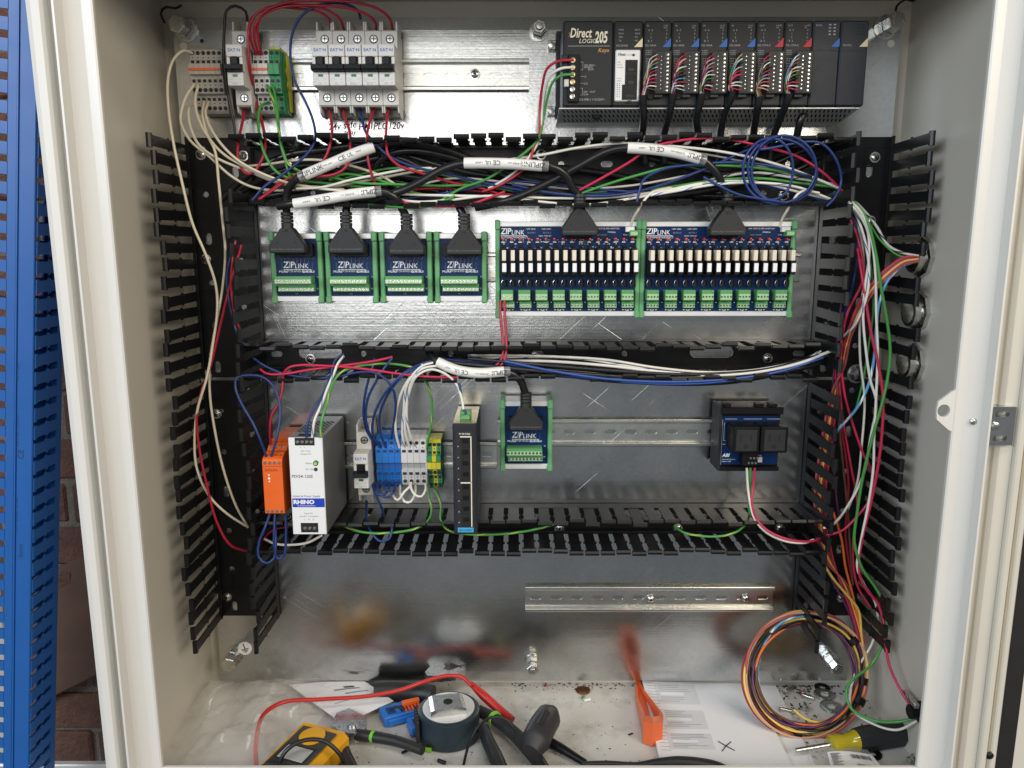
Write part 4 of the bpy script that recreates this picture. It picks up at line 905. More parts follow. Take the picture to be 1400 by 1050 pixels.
# ---------------------------------------------------------------- relay boards
def relay_board(label, px0, px1, red=True):
    a = P(px0,303,42); b = P(px1,432,42); wdt = b[0]-a[0]; v0 = b[1]; hgt = a[1]-b[1]; uc = (px0+px1)/2
    t = thing('relay_board', label, 'relay board', (a[0],v0,0), 'wide blue relay boards')
    R_ = lambda py,h: P(uc,py,h)[1]-v0
    MB().box(3,wdt-3,0,5.6,9,43,.5).build('carrier_edge','alu',t); MB().box(3,wdt-3,hgt-5.6,hgt,9,43,.5).build('carrier_edge','alu',t)
    MB().box(3,wdt-3,5.7,hgt-5.7,9,38).build('carrier','charcoal',t); MB().box(4,wdt-4,5.7,hgt-5.7,39,41,.2).build('circuit_board','pcb',t)
    end_clip(t,0,0,hgt,5.2); end_clip(t,wdt-5.2,0,hgt,5.2)
    W_ = 41.06
    logo(t, 6.2, R_(320,41), W_, 9.6)
    for u_,s_ in ((35,'+24V GND'),(53,'+24V GND')): text(s_,t,u_,R_(314,41),W_,2.4,'silk'); text('B2 COL-2',t,u_+2,R_(319,41),W_,2.2,'silk_dim')
    text('MOD TYPE SET',t,50,R_(323.5,41),W_,2.2,'silk')
    text('+24V GND ZL-RRL16HDF-24-1',t,wdt-55,R_(313.5,41),W_,2.6,'silk',sx=.9); text('P94086A',t,wdt-38,R_(318.5,41),W_,2.5,'silk'); text('MOD TYPE SET',t,wdt-52,R_(322,41),W_,2.0,'silk_dim'); text('FUSE',t,wdt-20,R_(322,41),W_,2.2,'silk')
    MB().box(wdt-18,wdt-8,R_(316,41)-1,R_(312,41)+1.5,41.1,47,.3).build('jumper_pins','relay_white',t)
    gc = MB().box(wdt-14,wdt-4.8,R_(322,41)-1,R_(315,41),41.1,52,.5).build('power_terminal','term_green',t)
    MB().box(wdt-13.4,wdt-5.4,R_(321,48)-.5,R_(317,48),52.02,52.6).build('screw_row','term_light',t)
    # silkscreen clutter
    m_ = MB()
    for k in range(60):
        u_ = random.uniform(8,wdt-8); v_ = R_(random.choice((331,334,338,339.5)),41); m_.box(u_,u_+random.uniform(.8,2.2),v_,v_+random.choice((.35,.9)),41.02,41.1)
    m_.build('silkscreen','silk',t)
    p = (wdt-8.5)/16.0
    vR0, vR1 = R_(342,62), R_(358.5,62); vM0, vM1 = R_(360,68), R_(372,68)
    relay = MB().box(-1.9,2.6,vR1,vR0,41.1,63,.3).mesh('relay','relay_beige')
    holder = MB(); holder.box(-3.4,-2.1,vM1-4,vR0+1,41.1,50); holder.box(-2.4,3.2,vM1-3,vM0+3,41.1,64.2,.3); holder.box(-2.6,2.9,vM1-5.6,vM1-3.2,41.1,50,.4); holder.box(-2.6,2.9,vR0+.6,vR0+2.6,41.1,52,.3); holder = holder.mesh('relay_socket','black')
    marker = MB().box(-1.7,3.0,vM1,vM0,64.3,66,.25).mesh('marker','relay_white')
    led = MB().lathe([(2.0,41.1),(2.0,44),(1.4,45.4),(.4,45.8)],(0,0,0),'w',12).mesh('led','led_red',40)
    chip = MB(); chip.box(-2,2,-1.8,1.8,41.1,42.6,.2); chip = chip.mesh('resistor_chip','black')
    dio = MB().lathe([(2.7,-3.8),(2.7,3.8)],(0,0,44),'v',12).mesh('diode','black',40)
    arc = MB().tube([(-2.9*math.cos(a_)-.6,4.0*math.sin(a_),47) for a_ in [(-1.2+k*.3) for k in range(9)]],.28,5).mesh('lead_wire','screw',60)
    dv = R_(387,44)
    for i in range(16):
        u_ = 4.9+p*(i+.5)
        s_ = obj('relay_socket',holder,t,(u_,0,0)); r_ = obj('relay',relay,t,(u_,0,0)); obj('marker',marker,r_)
        obj('led',led,t,(u_-1,R_(327,43),0)); obj('resistor_chip',chip,t,(u_-.4,R_(336,42),0)); d_ = obj('diode',dio,t,(u_+.8,dv,0)); obj('lead_wire',arc,d_)
        MB().box(u_+1.6,u_+3.2,R_(327,41)-1.2,R_(327,41)-.4,41.02,41.1).build('silkscreen','silk',t); MB().box(u_-3,u_+1,R_(331,41)-.6,R_(331,41)+.6,41.1,42,.2).build('resistor_chip','relay_white',t)
    p8 = (wdt-9)/8.0
    for i in range(8):
        u_ = 5.4+p8*i; va, vb, vc, vd = R_(396.5,52), R_(411,52), R_(412,46), R_(421.5,46)
        green_strip(t,u_+1.2,u_+15.2,vb,va,41.1,54,4,'terminal_upper'); green_strip(t,u_+2.8,u_+16.8,vd,vc,41.1,46,4,'terminal_lower')
        text(f'TB{i+1}',t,u_+8,R_(425.4,41),W_,2.2,'silk')
        m_ = MB()
        for k in range(4): m_.box(u_+4+k*3.2,u_+5.8+k*3.2,R_(424,41),R_(424,41)+.9,41.02,41.1)
        m_.box(u_-.4,u_+1,R_(414,41),R_(414,41)+1,41.02,41.1); m_.build('silkscreen','silk',t)
    return t
relay_board('left wide relay board with two red wires at its lower left', 677, 873)
relay_board('right wide relay board with sixteen beige relays', 877, 1081)
# ================================================================== lower row devices
# power supply
ps2 = thing('power_supply', 'white fronted power supply with perforated grey top and blue label', 'power supply', (-277.5,-164.5,0))
W_, H_ = 38.5, 113.5
MB().box(0,W_,0,H_,8,113.5,.8).build('case','psu_grey',ps2); MB().box(.3,W_-.3,.3,H_-.3,113.6,115.4,.5).build('front_plate','psu_white',ps2)
F_ = 115.5
MB().box(7.6,29.4,104.5,113,F_-.4,F_+.2).build('output_terminal','hole',ps2); MB().box(9.5,29,2.8,14,F_-.4,F_+.2).build('input_terminal','hole',ps2)
for i in range(4): MB().lathe([(2.0,0),(1.7,.5)],(10.6+i*5.1,108.6,F_+.2),'w',10).build('terminal_screw','screw',ps2,smooth=40)
for i in range(3): MB().lathe([(2.1,0),(1.8,.5)],(14+i*5.4,7.8,F_+.2),'w',10).build('terminal_screw','screw',ps2,smooth=40)
text('+   +   -   -', ps2, 19, 101, F_, 2.8, 'print_grey','CENTER'); text('24V / 5.0A', ps2, 19, 97.2, F_, 2.4, 'print_grey','CENTER'); text('Output DC', ps2, 19, 93.8, F_, 2.6, 'print_grey','CENTER')
text('Adjust', ps2, 18, 83, F_, 2.8, 'print_grey'); text('DC OK', ps2, 18, 76, F_, 2.8, 'print_grey')
MB().lathe([(2.9,0),(2.6,.5)],(29.4,83.6,F_),'w',14).build('adjuster_well','ink',ps2); MB().lathe([(2.0,.5),(1.8,.9)],(29.4,83.6,F_),'w',12).build('adjuster','led_green',ps2); MB().lathe([(2.2,0),(1.6,1.0)],(29.4,76.8,F_),'w',12).build('status_led','ink',ps2)
m_ = MB().tube([(29.4+3.6*math.cos(a_),83.6+3.6*math.sin(a_),F_+.1) for a_ in [.2+.25*k for k in range(7)]],.35,5); m_.build('adjust_arrow','ink',ps2)
text('PSV24-120S', ps2, 1.6, 67, F_, 5.0, 'ink', shear=.2, sx=.98, bold=.008)
text('Industrial Power Supply', ps2, 1.8, 44.5, F_, 3.5, 'rhino_blue', shear=.15, sx=.92)
MB().box(1.4,W_-.9,32.6,43,F_-.05,F_+.05).build('brand_band','rhino_blue',ps2)
text('RHINO', ps2, 2.4, 36.6, F_+.1, 6.4, 'silk', bold=.05, sx=1.16); text('by AutomationDirect', ps2, 7, 33.7, F_+.1, 2.3, 'silk')
text('Input AC', ps2, 19, 24.5, F_, 2.6, 'print_grey','CENTER'); text('100-240V ~2.4A 50/60Hz', ps2, 19, 21, F_, 2.1, 'print_grey','CENTER'); text('L    N    E', ps2, 19, 17, F_, 2.8, 'print_grey','CENTER')
m_ = MB()
for i in range(6):
    for k in range(12):
        m_.lathe([(2.0,0),(2.0,.12)],(5.2+i*5.4+(k%2)*2.7-1.3,H_+.02,38+k*4.7),'v',6)
m_.build('vent_holes','hole',ps2)
MB().box(9,28,H_+.02,H_+.3,100,108).build('wire_opening','hole',ps2); MB().box(-9,-0.3,H_-22,H_-18,60,66,.5).build('rear_clip','black',ps2)
# safety relay
sr = thing('safety_relay', 'orange safety relay module left of the white power supply', 'relay', (-311,-144,0))
MB().prism([(0,8),(0,103),(1.5,105),(62,105),(65,103),(70,93),(70,85),(74,80),(79,66),(79,8)],'u',0,22.3).build('housing','orange',sr)
MB().prism([(-2,8),(-3,60),(-1,70),(8,74),(12,60),(12,8)],'u',22.4,27).build('side_foot','orange',sr)
for i in range(4):
    u_ = 3.2+i*5.3
    for v_,w_ in ((60.6,105.02),(3.6,105.05)):
        MB().lathe([(1.9,0),(1.7,.5)],(u_,v_,w_),'w',10).build('terminal_screw','screw',sr,smooth=40); 
    MB().lathe([(1.8,0),(1.6,.5)],(u_,72.6,82.2),(0,.6,.8),10).build('terminal_screw','screw',sr,smooth=40)
    MB().box(u_-1.6,u_+1.6,66.2,68.6,97.6,98.6).build('wire_entry','orange_dark',sr); MB().box(u_-1.6,u_+1.6,75.6,77.6,71.5,72.5).build('wire_entry','orange_dark',sr)
MB().box(.3,22,56.6,57.0,105.02,105.15).build('seam','orange_dark',sr)
text('DOLD', sr, 2.2, 51, 105.1, 4.4, 'orange_dark', bold=.02); text('&', sr, 14.5, 51, 105.1, 4.2, 'orange_dark')
for v_,r_ in ((46.5,1.0),(42.5,1.5),(39,1.0)): MB().lathe([(r_,0),(r_*.8,.4)],(6.8,v_,105.02),'w',10).build('status_led','relay_white',sr)
m_ = MB()
for k in range(7): m_.box(4+k%2,18-(k%3)*3,24+k*4,24.3+k*4,105.01,105.1)
for k in range(5): m_.box(5+k*3,5.3+k*3,24,50,105.01,105.1)
m_.build('wiring_diagram','orange_dark',sr) if False else None
for i in range(5): MB().box(2.0,20.3,40+i*5.1,40.25+i*5.1,105.01,105.06).build('engraved_line','orange_dark',sr) if i < 0 else None
# network switch
sw = thing('network_switch', 'tall dark network switch with a column of ports', 'network switch', (-96,-170.5,0))
W_, H_ = 27.2, 131.0
MB().box(0,W_,0,H_,8,100,1.2).build('case','navy_plastic',sw); MB().box(.4,W_-.4,H_+.02,H_+.8,8,96).build('top_plate','brass',sw)
MB().box(7,19.5,H_+.9,H_+9,60,76,.5).build('power_plug','term_green',sw); MB().box(8,18.5,H_+.9,H_+6,76.2,82,.5).build('power_plug','clip_green',sw)
MB().box(3.5,23.8,2.5,124,100.02,101).build('face_plate','charcoal',sw)
for v0,v1 in ((64,116),(10,62)):
    m_ = MB(); m_.box(8.6,20.6,v1,v1+1.3,101.02,102); m_.box(20.2,21.4,v0,v1+1.3,101.02,102); m_.build('port_bezel','relay_beige',sw)
    for k in range(4):
        a_ = v0+k*13; MB().box(9,20,a_+.4,a_+12.4,101.02,101.3).build('port','hole',sw); MB().box(11.5,17.5,a_+6.5,a_+11.4,101.32,102.2,.4).build('port_latch','black',sw)
for k in range(8): MB().lathe([(.8,0),(.7,.4)],(6.2,15+k*12.9,101.02),'w',8).build('status_led','silk_dim',sw)
text('P1 P2 P-Fail', sw, 13.6, 119, 101.1, 2.6, 'silk','CENTER',bold=.02)
MB().box(4.5,22.8,3.2,8.8,101.02,101.5,.2).build('model_label','cyan_label',sw); text('EKI-2528DI', sw, 13.6, 4.8, 101.6, 3.2, 'ink_blue','CENTER',bold=.01)
# outlet module
oa = P(986,556,42); ob = P(1064,642,42); W_ = ob[0]-oa[0]; H_ = oa[1]-ob[1]
ot = thing('outlet_module', 'black duplex power outlet on a blue circuit board', 'power outlet', (oa[0],ob[1],0))
MB().box(0,W_,0,H_,8,38,.6).build('carrier','black',ot); MB().box(2.2,W_-2,6,H_-12,38.1,41,.2).build('circuit_board','pcb',ot)
MB().box(-1.6,1.9,-1,H_+1,8,44,.6).build('end_rail','dark_plastic',ot); MB().box(0,W_+1,H_-9,H_,38.1,46,1).build('top_rail','black',ot); MB().box(1,W_,-1.4,4.4,38.1,44,1).build('bottom_rail','black',ot)
for u_ in (3,42,58): MB().box(u_,u_+8,H_+.1,H_+4,30,46,.6).build('rail_hook','black',ot)
m_ = MB()
for q in ((2.8,3.1,6,H_-16),(6,20,H_-15.5,H_-15.2),(28,50,H_-15.5,H_-15.2),(56,72,H_-15.5,H_-15.2),(5,5.3,36,58),(5,12,36,36.3),(2.4,12,31.4,31.8)): m_.box(*q,41.02,41.1)
m_.build('silkscreen','silk',ot)
text('ABI', ot, 4.5, 16, 41.1, 5.6, 'silk', shear=.25, bold=.05); text('www.auto-biz.com', ot, 4.2, 12.2, 41.1, 2.1, 'silk'); text('Made in USA', ot, 4.2, 9.4, 41.1, 2.1, 'silk'); text('UACP152', ot, 42, 16.4, 41.1, 2.5, 'silk')
MB().box(40,53,9,15.4,41.02,41.3).build('blank_label','psu_white',ot)
for k,u_ in enumerate((7.4,40.2)):
    m_ = MB(); m_.box(u_,u_+31.5,29,60,41.1,72,1.4); o_ = m_.build('socket','black',ot)
    MB().box(u_+3.5,u_+28,31.5,57,72.02,73,.6).build('socket_face','charcoal',ot)
    m_ = MB(); m_.box(u_+8,u_+9.6+ (1.2 if k else .8),43,52,73.02,73.2); m_.box(u_+20,u_+21.8,43.6,51.4,73.02,73.2); m_.lathe([(2.8,0),(2.8,.2)],(u_+15.2,37,73.02),'w',14); m_.build('blade_slots','hole',ot)
MB().box(24.5,43,9,28,41.1,56,.6).build('wire_terminal','black',ot)
for r_ in range(2):
    for k in range(3): MB().lathe([(1.5,0),(1.3,.4)],(34.2+k*4.2-r_*2,18.4-r_*6,56.05),'w',10).build('terminal_screw','screw',ot,smooth=40)
# ================================================================== interface cables
plug_cable('interface cable plugged into the first breakout board from the left', 395, 346, 60, '391,278,62 393,262,64 400,250,68 410,242,72 450,225,72 490,207,70 515,198,62 560,193,52 620,208,44 700,245,38 780,268,34', sleeve='417,239,72 450,225,72 490,208,70 511,201,67')
plug_cable('interface cable plugged into the second breakout board from the left', 475, 346, 60, '474,280,58 474,266,50 490,248,42 540,240,40 620,250,36 760,262,34')
plug_cable('interface cable plugged into the third breakout board from the left', 557, 348, 60, '549,285,64 545,275,70 536,267,74 524,263,76 500,264,78 450,272,80 403,278,80 380,282,74', sleeve='513,262,77 480,266,79 440,273,80 402,279,80')
plug_cable('interface cable plugged into the fourth breakout board', 635, 348, 60, '628,284,58 625,272,50 616,258,42 590,238,38 540,215,36 480,225,30')
plug_cable('interface cable plugged into the left wide relay board', 792, 322, 62, '783,258,66 776,243,70 764,232,74 748,227,76 690,224,76 634,223,74 604,232,72 572,250,72 540,264,72 505,274,62 478,272,46 455,264,36', sleeve='741,227,76 700,224,77 660,223,77 635,223,75')
plug_cable('interface cable plugged into the right wide relay board', 993, 322, 62, '988,258,64 984,244,68 974,230,72 958,217,74 910,208,76 858,202,74 830,207,70 790,228,66 745,252,64 700,272,62 650,284,54', sleeve='956,217,74 925,209,76 890,204,76 858,202,74')
plug_cable('interface cable plugged into the lone lower breakout board', 719, 587, 60, '717,534,64 712,521,68 702,512,72 690,508,74 655,510,76 625,506,76 605,499,74 592,489,66 586,480,50', sleeve='689,508,74 655,510,76 625,506,76 598,495,72', scale=.98)
# loose black cables lying in the top duct
BC = [('long black cable arching along the top of the top duct','512,202,40 545,196,44 590,203,42 640,222,36 700,240,30 790,265,24'),
('black cable bending down at the left of the top duct','508,250,34 516,225,40 535,210,44 570,206,44 620,216,40 680,234,34'),
('black cable running along the bottom of the top duct','520,232,30 580,228,32 650,248,30 720,256,28 820,270,24 900,276,22'),
('black cable crossing the middle of the top duct','560,214,28 640,236,30 720,246,30 800,262,26 860,272,24'),
('black cable rising behind the red and green wires','300,275,40 345,235,44 395,212,48 440,205,50 500,196,46'),
('black cable along the lower edge of the top duct at left','345,272,40 400,262,46 460,248,40 520,244,30 600,262,26')]
for l_,s_ in BC: wire(l_, 'cable', 4.0, s_, name='duct_cable', cat='cable', group='loose black cables in the top duct', n=10)
for i,(y0,y1) in enumerate(((496,512),(501,518),(506,522))):
    wire(('upper','middle','lower')[i]+' black cable sagging along the middle duct', 'cable', 3.6, f'588,{y0-6},46 680,{y0},56 790,{y0+8},60 900,{y1+1},62 1000,{y1-1},60 1090,{y0-2},54 1132,{y0-14},44', name='duct_cable', cat='cable', group='black cables in the middle duct', n=10)
R_, G_, W_, B_, C_, K_ = 'red_wire','green_wire','white_wire','blue_wire','cream_wire','black_wire'
# ================================================================== wires, top left
wire('cream wire looping far left from the corner terminals and running down the cabinet', C_, 1.5, '263,73,41 252,69,52 238,80,62 230,105,70 230,145,78 237,195,84 249,250,88 263,305,84 282,350,78 295,390,72 297,425,70 291,470,72 283,515,74 270,560,74 266,600,72 269,640,70 286,678,66 310,702,60 336,719,50')
wire('cream wire dropping from the corner terminals down the left duct', C_, 1.5, '279,139,32 277,158,56 283,183,66 294,207,72 299,250,72 304,300,70 308,345,68 304,395,66 296,440,66 287,495,66 287,540,64 294,590,62 305,640,58 322,690,54 339,721,44')
wire('lowest cream wire sweeping from the corner terminals into the top duct', C_, 1.5, '265,116,40 253,135,52 247,165,60 260,192,66 285,213,68 315,240,64 340,254,58 370,260,54 420,259,50')
wire('second cream wire sweeping from the corner terminals into the top duct', C_, 1.5, '267,138,32 258,150,52 260,172,62 272,198,68 298,217,70 340,234,66 380,250,60 430,258,54 520,262,46')
wire('third cream wire sweeping from the corner terminals into the top duct', C_, 1.5, '271,117,40 267,135,52 270,158,62 283,185,68 305,210,72 335,228,70 372,246,64 410,254,60 470,259,50')
wire('fourth cream wire sweeping from the corner terminals into the top duct', C_, 1.5, '285,139,32 281,155,56 288,175,66 305,200,74 328,221,74 360,238,70 395,250,64 440,256,58 500,247,50 560,236,46 600,230,42')
wire('black wire looping over the single breaker', K_, 1.6, '338,30,40 336,16,44 322,8,48 310,14,50 307,35,48 306,80,44 312,130,42 320,170,40 322,190,40')
RW = [('red wire from the first pale terminal over to the first of five breakers','346,116,41 341,90,54 339,50,58 342,30,58 352,18,58 375,10,58 410,12,56 436,16,54 450,26,46 452,40,30'),
('red wire from the second pale terminal over to the second of five breakers','350,74,41 343,55,54 342,35,60 352,18,62 378,8,62 420,8,60 448,14,58 464,25,50 470,40,30'),
('red wire from the third pale terminal over to the fourth of five breakers','354,74,41 348,55,54 348,38,62 358,22,64 385,10,64 440,8,62 480,12,60 505,22,54 514,32,42 514,42,30'),
('red wire arching highest over to the last of five breakers','358,74,41 354,58,52 352,38,60 360,18,66 390,4,66 440,1,64 490,4,62 520,14,56 533,26,46 537,42,30')]
for l_,s_ in RW: wire(l_, R_, 1.5, s_)
wire('dark blue wire arching from the middle breaker down into the top duct', B_, 1.5, '493,26,40 489,14,50 470,5,56 440,6,58 412,22,58 400,45,54 397,75,50 403,110,46 418,140,46 428,165,52 431,190,62 424,205,68 404,225,72 384,240,74 362,255,76 345,274,76')
wire('red wire under the single breaker curling into the top duct', R_, 1.6, '335,150,30 331,170,46 326,195,60 325,215,66 331,232,68 340,238,68 350,232,68 360,213,66 363,195,60 359,170,48 350,140,30')
wire('left green wire dropping from the lower earth terminals', G_, 1.6, '368,140,31 357,145,44 353,165,54 357,195,64 364,215,68 378,235,66 400,245,60 440,250,54 520,258,46')
wire('right green wire dropping from the earth terminals', 'gy_wire', 1.6, '365,116,40 371,130,46 378,155,52 382,185,62 386,205,66 395,225,66 412,235,62 440,240,56')
wire('middle green wire beside the right earth wire', G_, 1.4, '373,118,40 378,140,48 382,180,58 388,210,64 394,235,64 400,252,60')
wire('red wire leaving the first of five breakers downward', R_, 1.5, '449,148,28 452,160,44 454,178,56 452,195,62 445,215,64 432,230,62 400,242,60 370,262,70 347,278,74')
wire('red wire leaving the second of five breakers downward', R_, 1.5, '469,148,28 472,162,44 478,180,58 479,200,66 478,220,70 468,233,70 450,240,70 420,241,66 390,246,64 368,262,70 350,276,74')
wire('blue wire leaving the middle breaker downward', B_, 1.5, '492,148,28 496,168,44 501,182,58 512,195,64 530,212,64 560,226,62 620,240,60 690,256,58 740,264,56 820,268,56 880,262,58')
wire('red wire leaving the fourth breaker downward', R_, 1.5, '512,146,28 506,165,46 502,185,62 502,210,66 507,235,64 513,250,58 520,262,52')
wire('red wire leaving the last of five breakers downward', R_, 1.5, '532,146,28 529,165,46 528,195,62 531,212,66 545,226,66 580,238,62 620,250,58 660,258,54 690,268,50')
# controller supply wires
wire('red supply wire to the controller power module', R_, 1.5, '784,82,80 762,84,84 748,94,78 741,120,66 738,150,58 737,185,62 730,200,66 722,225,68 705,240,66 680,255,60 660,262,56')
wire('white supply wire to the controller power module', W_, 1.5, '784,92,80 766,94,84 752,104,78 745,125,66 741,155,58 738,188,62 728,208,66 715,225,66 695,242,62 668,258,56')
wire('green supply wire to the controller power module', G_, 1.5, '784,102,80 768,103,84 756,112,78 748,135,66 743,160,58 736,190,64 722,205,68 700,222,66 665,245,62 630,258,60 600,276,62')
# ================================================================== wires along the top duct
TD = [('cream wire along the upper left of the top duct', C_, '332,228,50 370,224,56 405,219,58 440,219,56 470,224,54 520,240,50 545,255,46'),
('white wire slanting up through the left of the top duct', W_, '405,258,62 440,256,62 480,246,62 520,238,60 560,231,58 590,230,56'),
('long green wire along the middle of the top duct', G_, '395,238,58 450,242,60 490,250,60 540,252,60 600,254,58 650,253,56 700,258,54'),
('green wire under the first label sleeve', G_, '450,246,58 470,238,58 500,242,56 530,250,54 560,262,52 590,268,50'),
('white wire low in the top duct between the cables', W_, '420,256,60 480,262,62 560,266,62 640,268,62 700,269,60 760,271,60 830,270,62 900,262,64 980,248,66 1040,250,66 1090,262,66 1136,273,62'),
('second white wire low in the top duct', W_, '530,270,64 570,276,66 620,273,64 670,268,62 740,276,62 800,280,64 860,272,66 930,258,66 960,252,66'),
('red wire low in the top duct left of the fourth plug', 'crimson_wire', '545,272,66 560,280,68 580,281,68 640,280,68 665,272,66 690,262,64'),
('green wire along the bottom lip of the top duct', G_, '500,280,68 530,282,70 570,284,70 600,278,68 622,268,66'),
('red wire rising along the right of the top duct', 'crimson_wire', '785,264,62 820,245,66 860,222,68 890,202,70 930,192,72 985,189,72 1040,200,70 1090,214,68 1130,240,64 1152,262,60'),
('green wire rising through the right of the top duct', G_, '790,266,60 830,252,64 870,240,68 920,228,70 980,226,70 1040,230,68 1100,240,66 1145,258,60'),
('white wire across the upper right of the top duct', W_, '690,219,60 740,212,64 790,202,66 850,196,66 920,200,68 990,208,70 1060,224,70 1110,242,68 1148,258,62'),
('lower green wire through the right of the top duct', G_, '890,260,60 940,252,64 985,246,66 1040,244,66 1090,250,64 1145,256,60'),
('grey white wire through the right of the top duct', 'wblk_wire', '930,258,58 975,245,62 1030,236,64 1090,244,64 1140,252,60'),
('blue striped white wire low at the right of the top duct', 'wb_wire', '860,272,66 920,262,68 980,252,70 1040,250,70 1090,256,70 1135,272,66'),
('blue wire across the right of the top duct', B_, '700,252,60 750,263,64 820,268,66 870,262,68 930,244,70 980,224,70 1020,206,70 1060,192,70 1075,190,68'),
('blue wire looping down through the lip of the top duct', B_, '870,282,74 874,262,74 880,246,74 905,232,74 950,225,74 1010,222,72 1060,228,72 1110,242,70'),
('blue wire sagging under the right label sleeve', B_, '962,242,70 985,255,74 1010,266,76 1040,272,78 1075,277,80'),
('white wire bent through the lip between the relay boards', W_, '875,282,72 884,270,70 893,262,66 920,256,62'),
('short white curl under the blue loops', W_, '1083,277,74 1090,266,74 1100,261,72 1120,264,70'),
('white wire dropping to the power terminal of the left relay board', C_, '862,310,55 866,298,60 872,288,68 876,280,70'),
('white wire dropping to the power terminal of the right relay board', C_, '1066,310,55 1070,298,60 1076,288,68 1080,280,70')]
for l_,m_,s_ in TD: wire(l_, m_, 1.5, s_)
# blue loops
def loops():
    cxs = [(1058,233,38,47,0),(1075,232,44,46,.4),(1070,236,50,44,.8)]
    pts = []
    for k in range(54):
        a = math.pi*.55+k*2*math.pi/17; f = k/53
        rx = 40+9*math.sin(f*9); ry = 45+3*math.cos(f*7); cx_ = 1063+10*math.sin(f*6.5+1)
        pts.append(P(cx_+rx*math.cos(a), 232-ry*math.sin(a)*.98, 78+5*math.sin(a*1.0)+f*4))
    pts += [P(1120,195,80),P(1145,222,78),P(1150,250,76),P(1140,272,78),P(1130,282,78)]
    o0 = pts[0]; q = [(p[0]-o0[0],p[1]-o0[1],p[2]-o0[2]) for p in pts]
    tag(MB().tube(spline(q), 1.5, 8).build('wire',B_,None,o0,smooth=60), 'coiled dark blue wire hanging at the right end of the top duct', 'wire')
loops()
# ================================================================== wires on the right side
wire('outer white wire down the right duct', W_, 1.5, '1160,276,70 1172,290,78 1186,315,80 1188,350,80 1183,390,80 1180,430,80 1184,480,80 1190,520,80 1198,550,80 1190,600,78 1180,650,76 1160,690,72 1140,716,66 1126,722,60')
wire('inner white wire down the right duct', W_, 1.5, '1165,276,70 1180,295,80 1192,330,82 1197,375,82 1198,430,82 1200,480,82 1198,540,82 1195,600,82 1194,640,80 1187,690,80 1178,735,80 1172,775,78 1182,800,74 1196,822,64 1200,850,58 1192,880,56 1172,915,64 1163,945,80 1165,970,104 1190,988,118 1225,998,134 1255,985,146')
wire('green wire down the right duct into the cable gland', G_, 1.7, '1168,276,70 1185,300,82 1197,345,84 1204,390,86 1213,440,86 1217,480,86 1213,520,86 1205,555,86 1192,600,84 1180,650,82 1172,700,80 1168,740,80 1178,775,80 1198,805,78 1211,830,80 1213,850,84 1207,880,84 1190,910,86 1165,930,94 1157,945,100 1165,970,112 1195,985,124 1225,987,138 1256,981,146')
wire('red wire curving down the right duct into the cable gland', 'crimson_wire', 1.7, '1172,340,72 1182,400,80 1190,450,82 1201,500,84 1207,540,84 1206,590,84 1200,640,82 1190,690,80 1178,740,80 1174,780,78 1184,805,74 1200,825,74 1208,850,80 1211,880,92 1216,910,108 1235,950,132 1256,978,146')
wire('red wire crossing the right duct diagonally', 'crimson_wire', 1.5, '1163,300,66 1174,330,72 1180,380,74 1158,430,66 1150,480,60 1155,540,60 1166,580,64 1180,620,68 1192,645,70 1190,680,74 1170,708,74 1150,726,72 1128,732,66 1120,734,58')
wire('dark blue wire hugging the right duct', B_, 1.5, '1158,282,64 1170,310,66 1172,350,64 1166,390,60 1158,420,50 1150,440,40')
wire('light blue wire from the conduit hub down the right duct', 'bw_wire', 1.6, '1252,357,90 1232,365,86 1213,385,84 1202,415,82 1198,450,80 1195,490,80 1186,530,78 1170,560,74 1148,585,66 1138,600,56')
HB = [('crimson_wire','upper crimson',0),('brown_wire','brown',1),('red_wire','red',2),('yellow_wire','yellow',3),('orange_wire','orange',4),('violet_wire','violet',5),('pink_wire','pink',6)]
for m_,nm,k in HB:
    wire(f'{nm} wire fanning from the top conduit hub into the right duct', m_, 1.4, f'1256,{350+k*1.2},92 1236,{352+k*1.6},88 1214,{366+k*2.2},84 1190,{390+k*2.6},78 {1172+k*.8},{420+k*2},72 {1160+k*.5},{452+k*1.5},66 {1152+k*.3},{485+k*3},56 {1148-k*1.5},{520+k*2},46 {1138-k*2.4},600,36 {1128-k*2.4},690,32 {1138-k*2.4},760,36 {1150+k*1.4},800,46 {1165+k*1.2},840,52 {1176+k*1.2},880,56')
wire('grey black wire pair from the conduit hub rising to the duct top', 'wblk_wire', 1.5, '1256,350,92 1232,345,86 1214,335,82 1200,312,78 1190,298,74 1170,276,70')
wire('dark green wire from the conduit hub rising to the duct top', 'green_wire', 1.1, '1256,352,90 1230,350,86 1205,330,80 1190,308,76 1172,280,70')
wire('silver striped wire crossing the fan of coloured wires', 'wb_wire', 1.5, '1166,282,72 1180,320,78 1188,365,82 1186,400,84 1178,425,82 1168,445,74 1155,458,64 1148,464,54')
wire('brown wire running alone down the right duct', 'brown_wire', 1.4, '1144,520,60 1148,590,62 1154,650,62 1159,700,60 1163,760,58 1166,800,56')
wire('orange wire low in the right duct', 'orange_wire', 1.5, '1139,700,50 1150,735,54 1156,775,54 1165,810,54 1174,850,54 1180,880,56')
wire('yellow wire emerging low from the right duct', 'yellow_wire', 1.6, '1128,775,70 1142,795,66 1162,818,60 1174,835,56 1178,870,56 1182,900,58 1186,925,62')
wire('wine red wire low in the right duct', 'violet_wire', 1.5, '1120,740,50 1136,790,52 1150,815,52 1166,850,50 1176,890,54 1182,920,60')
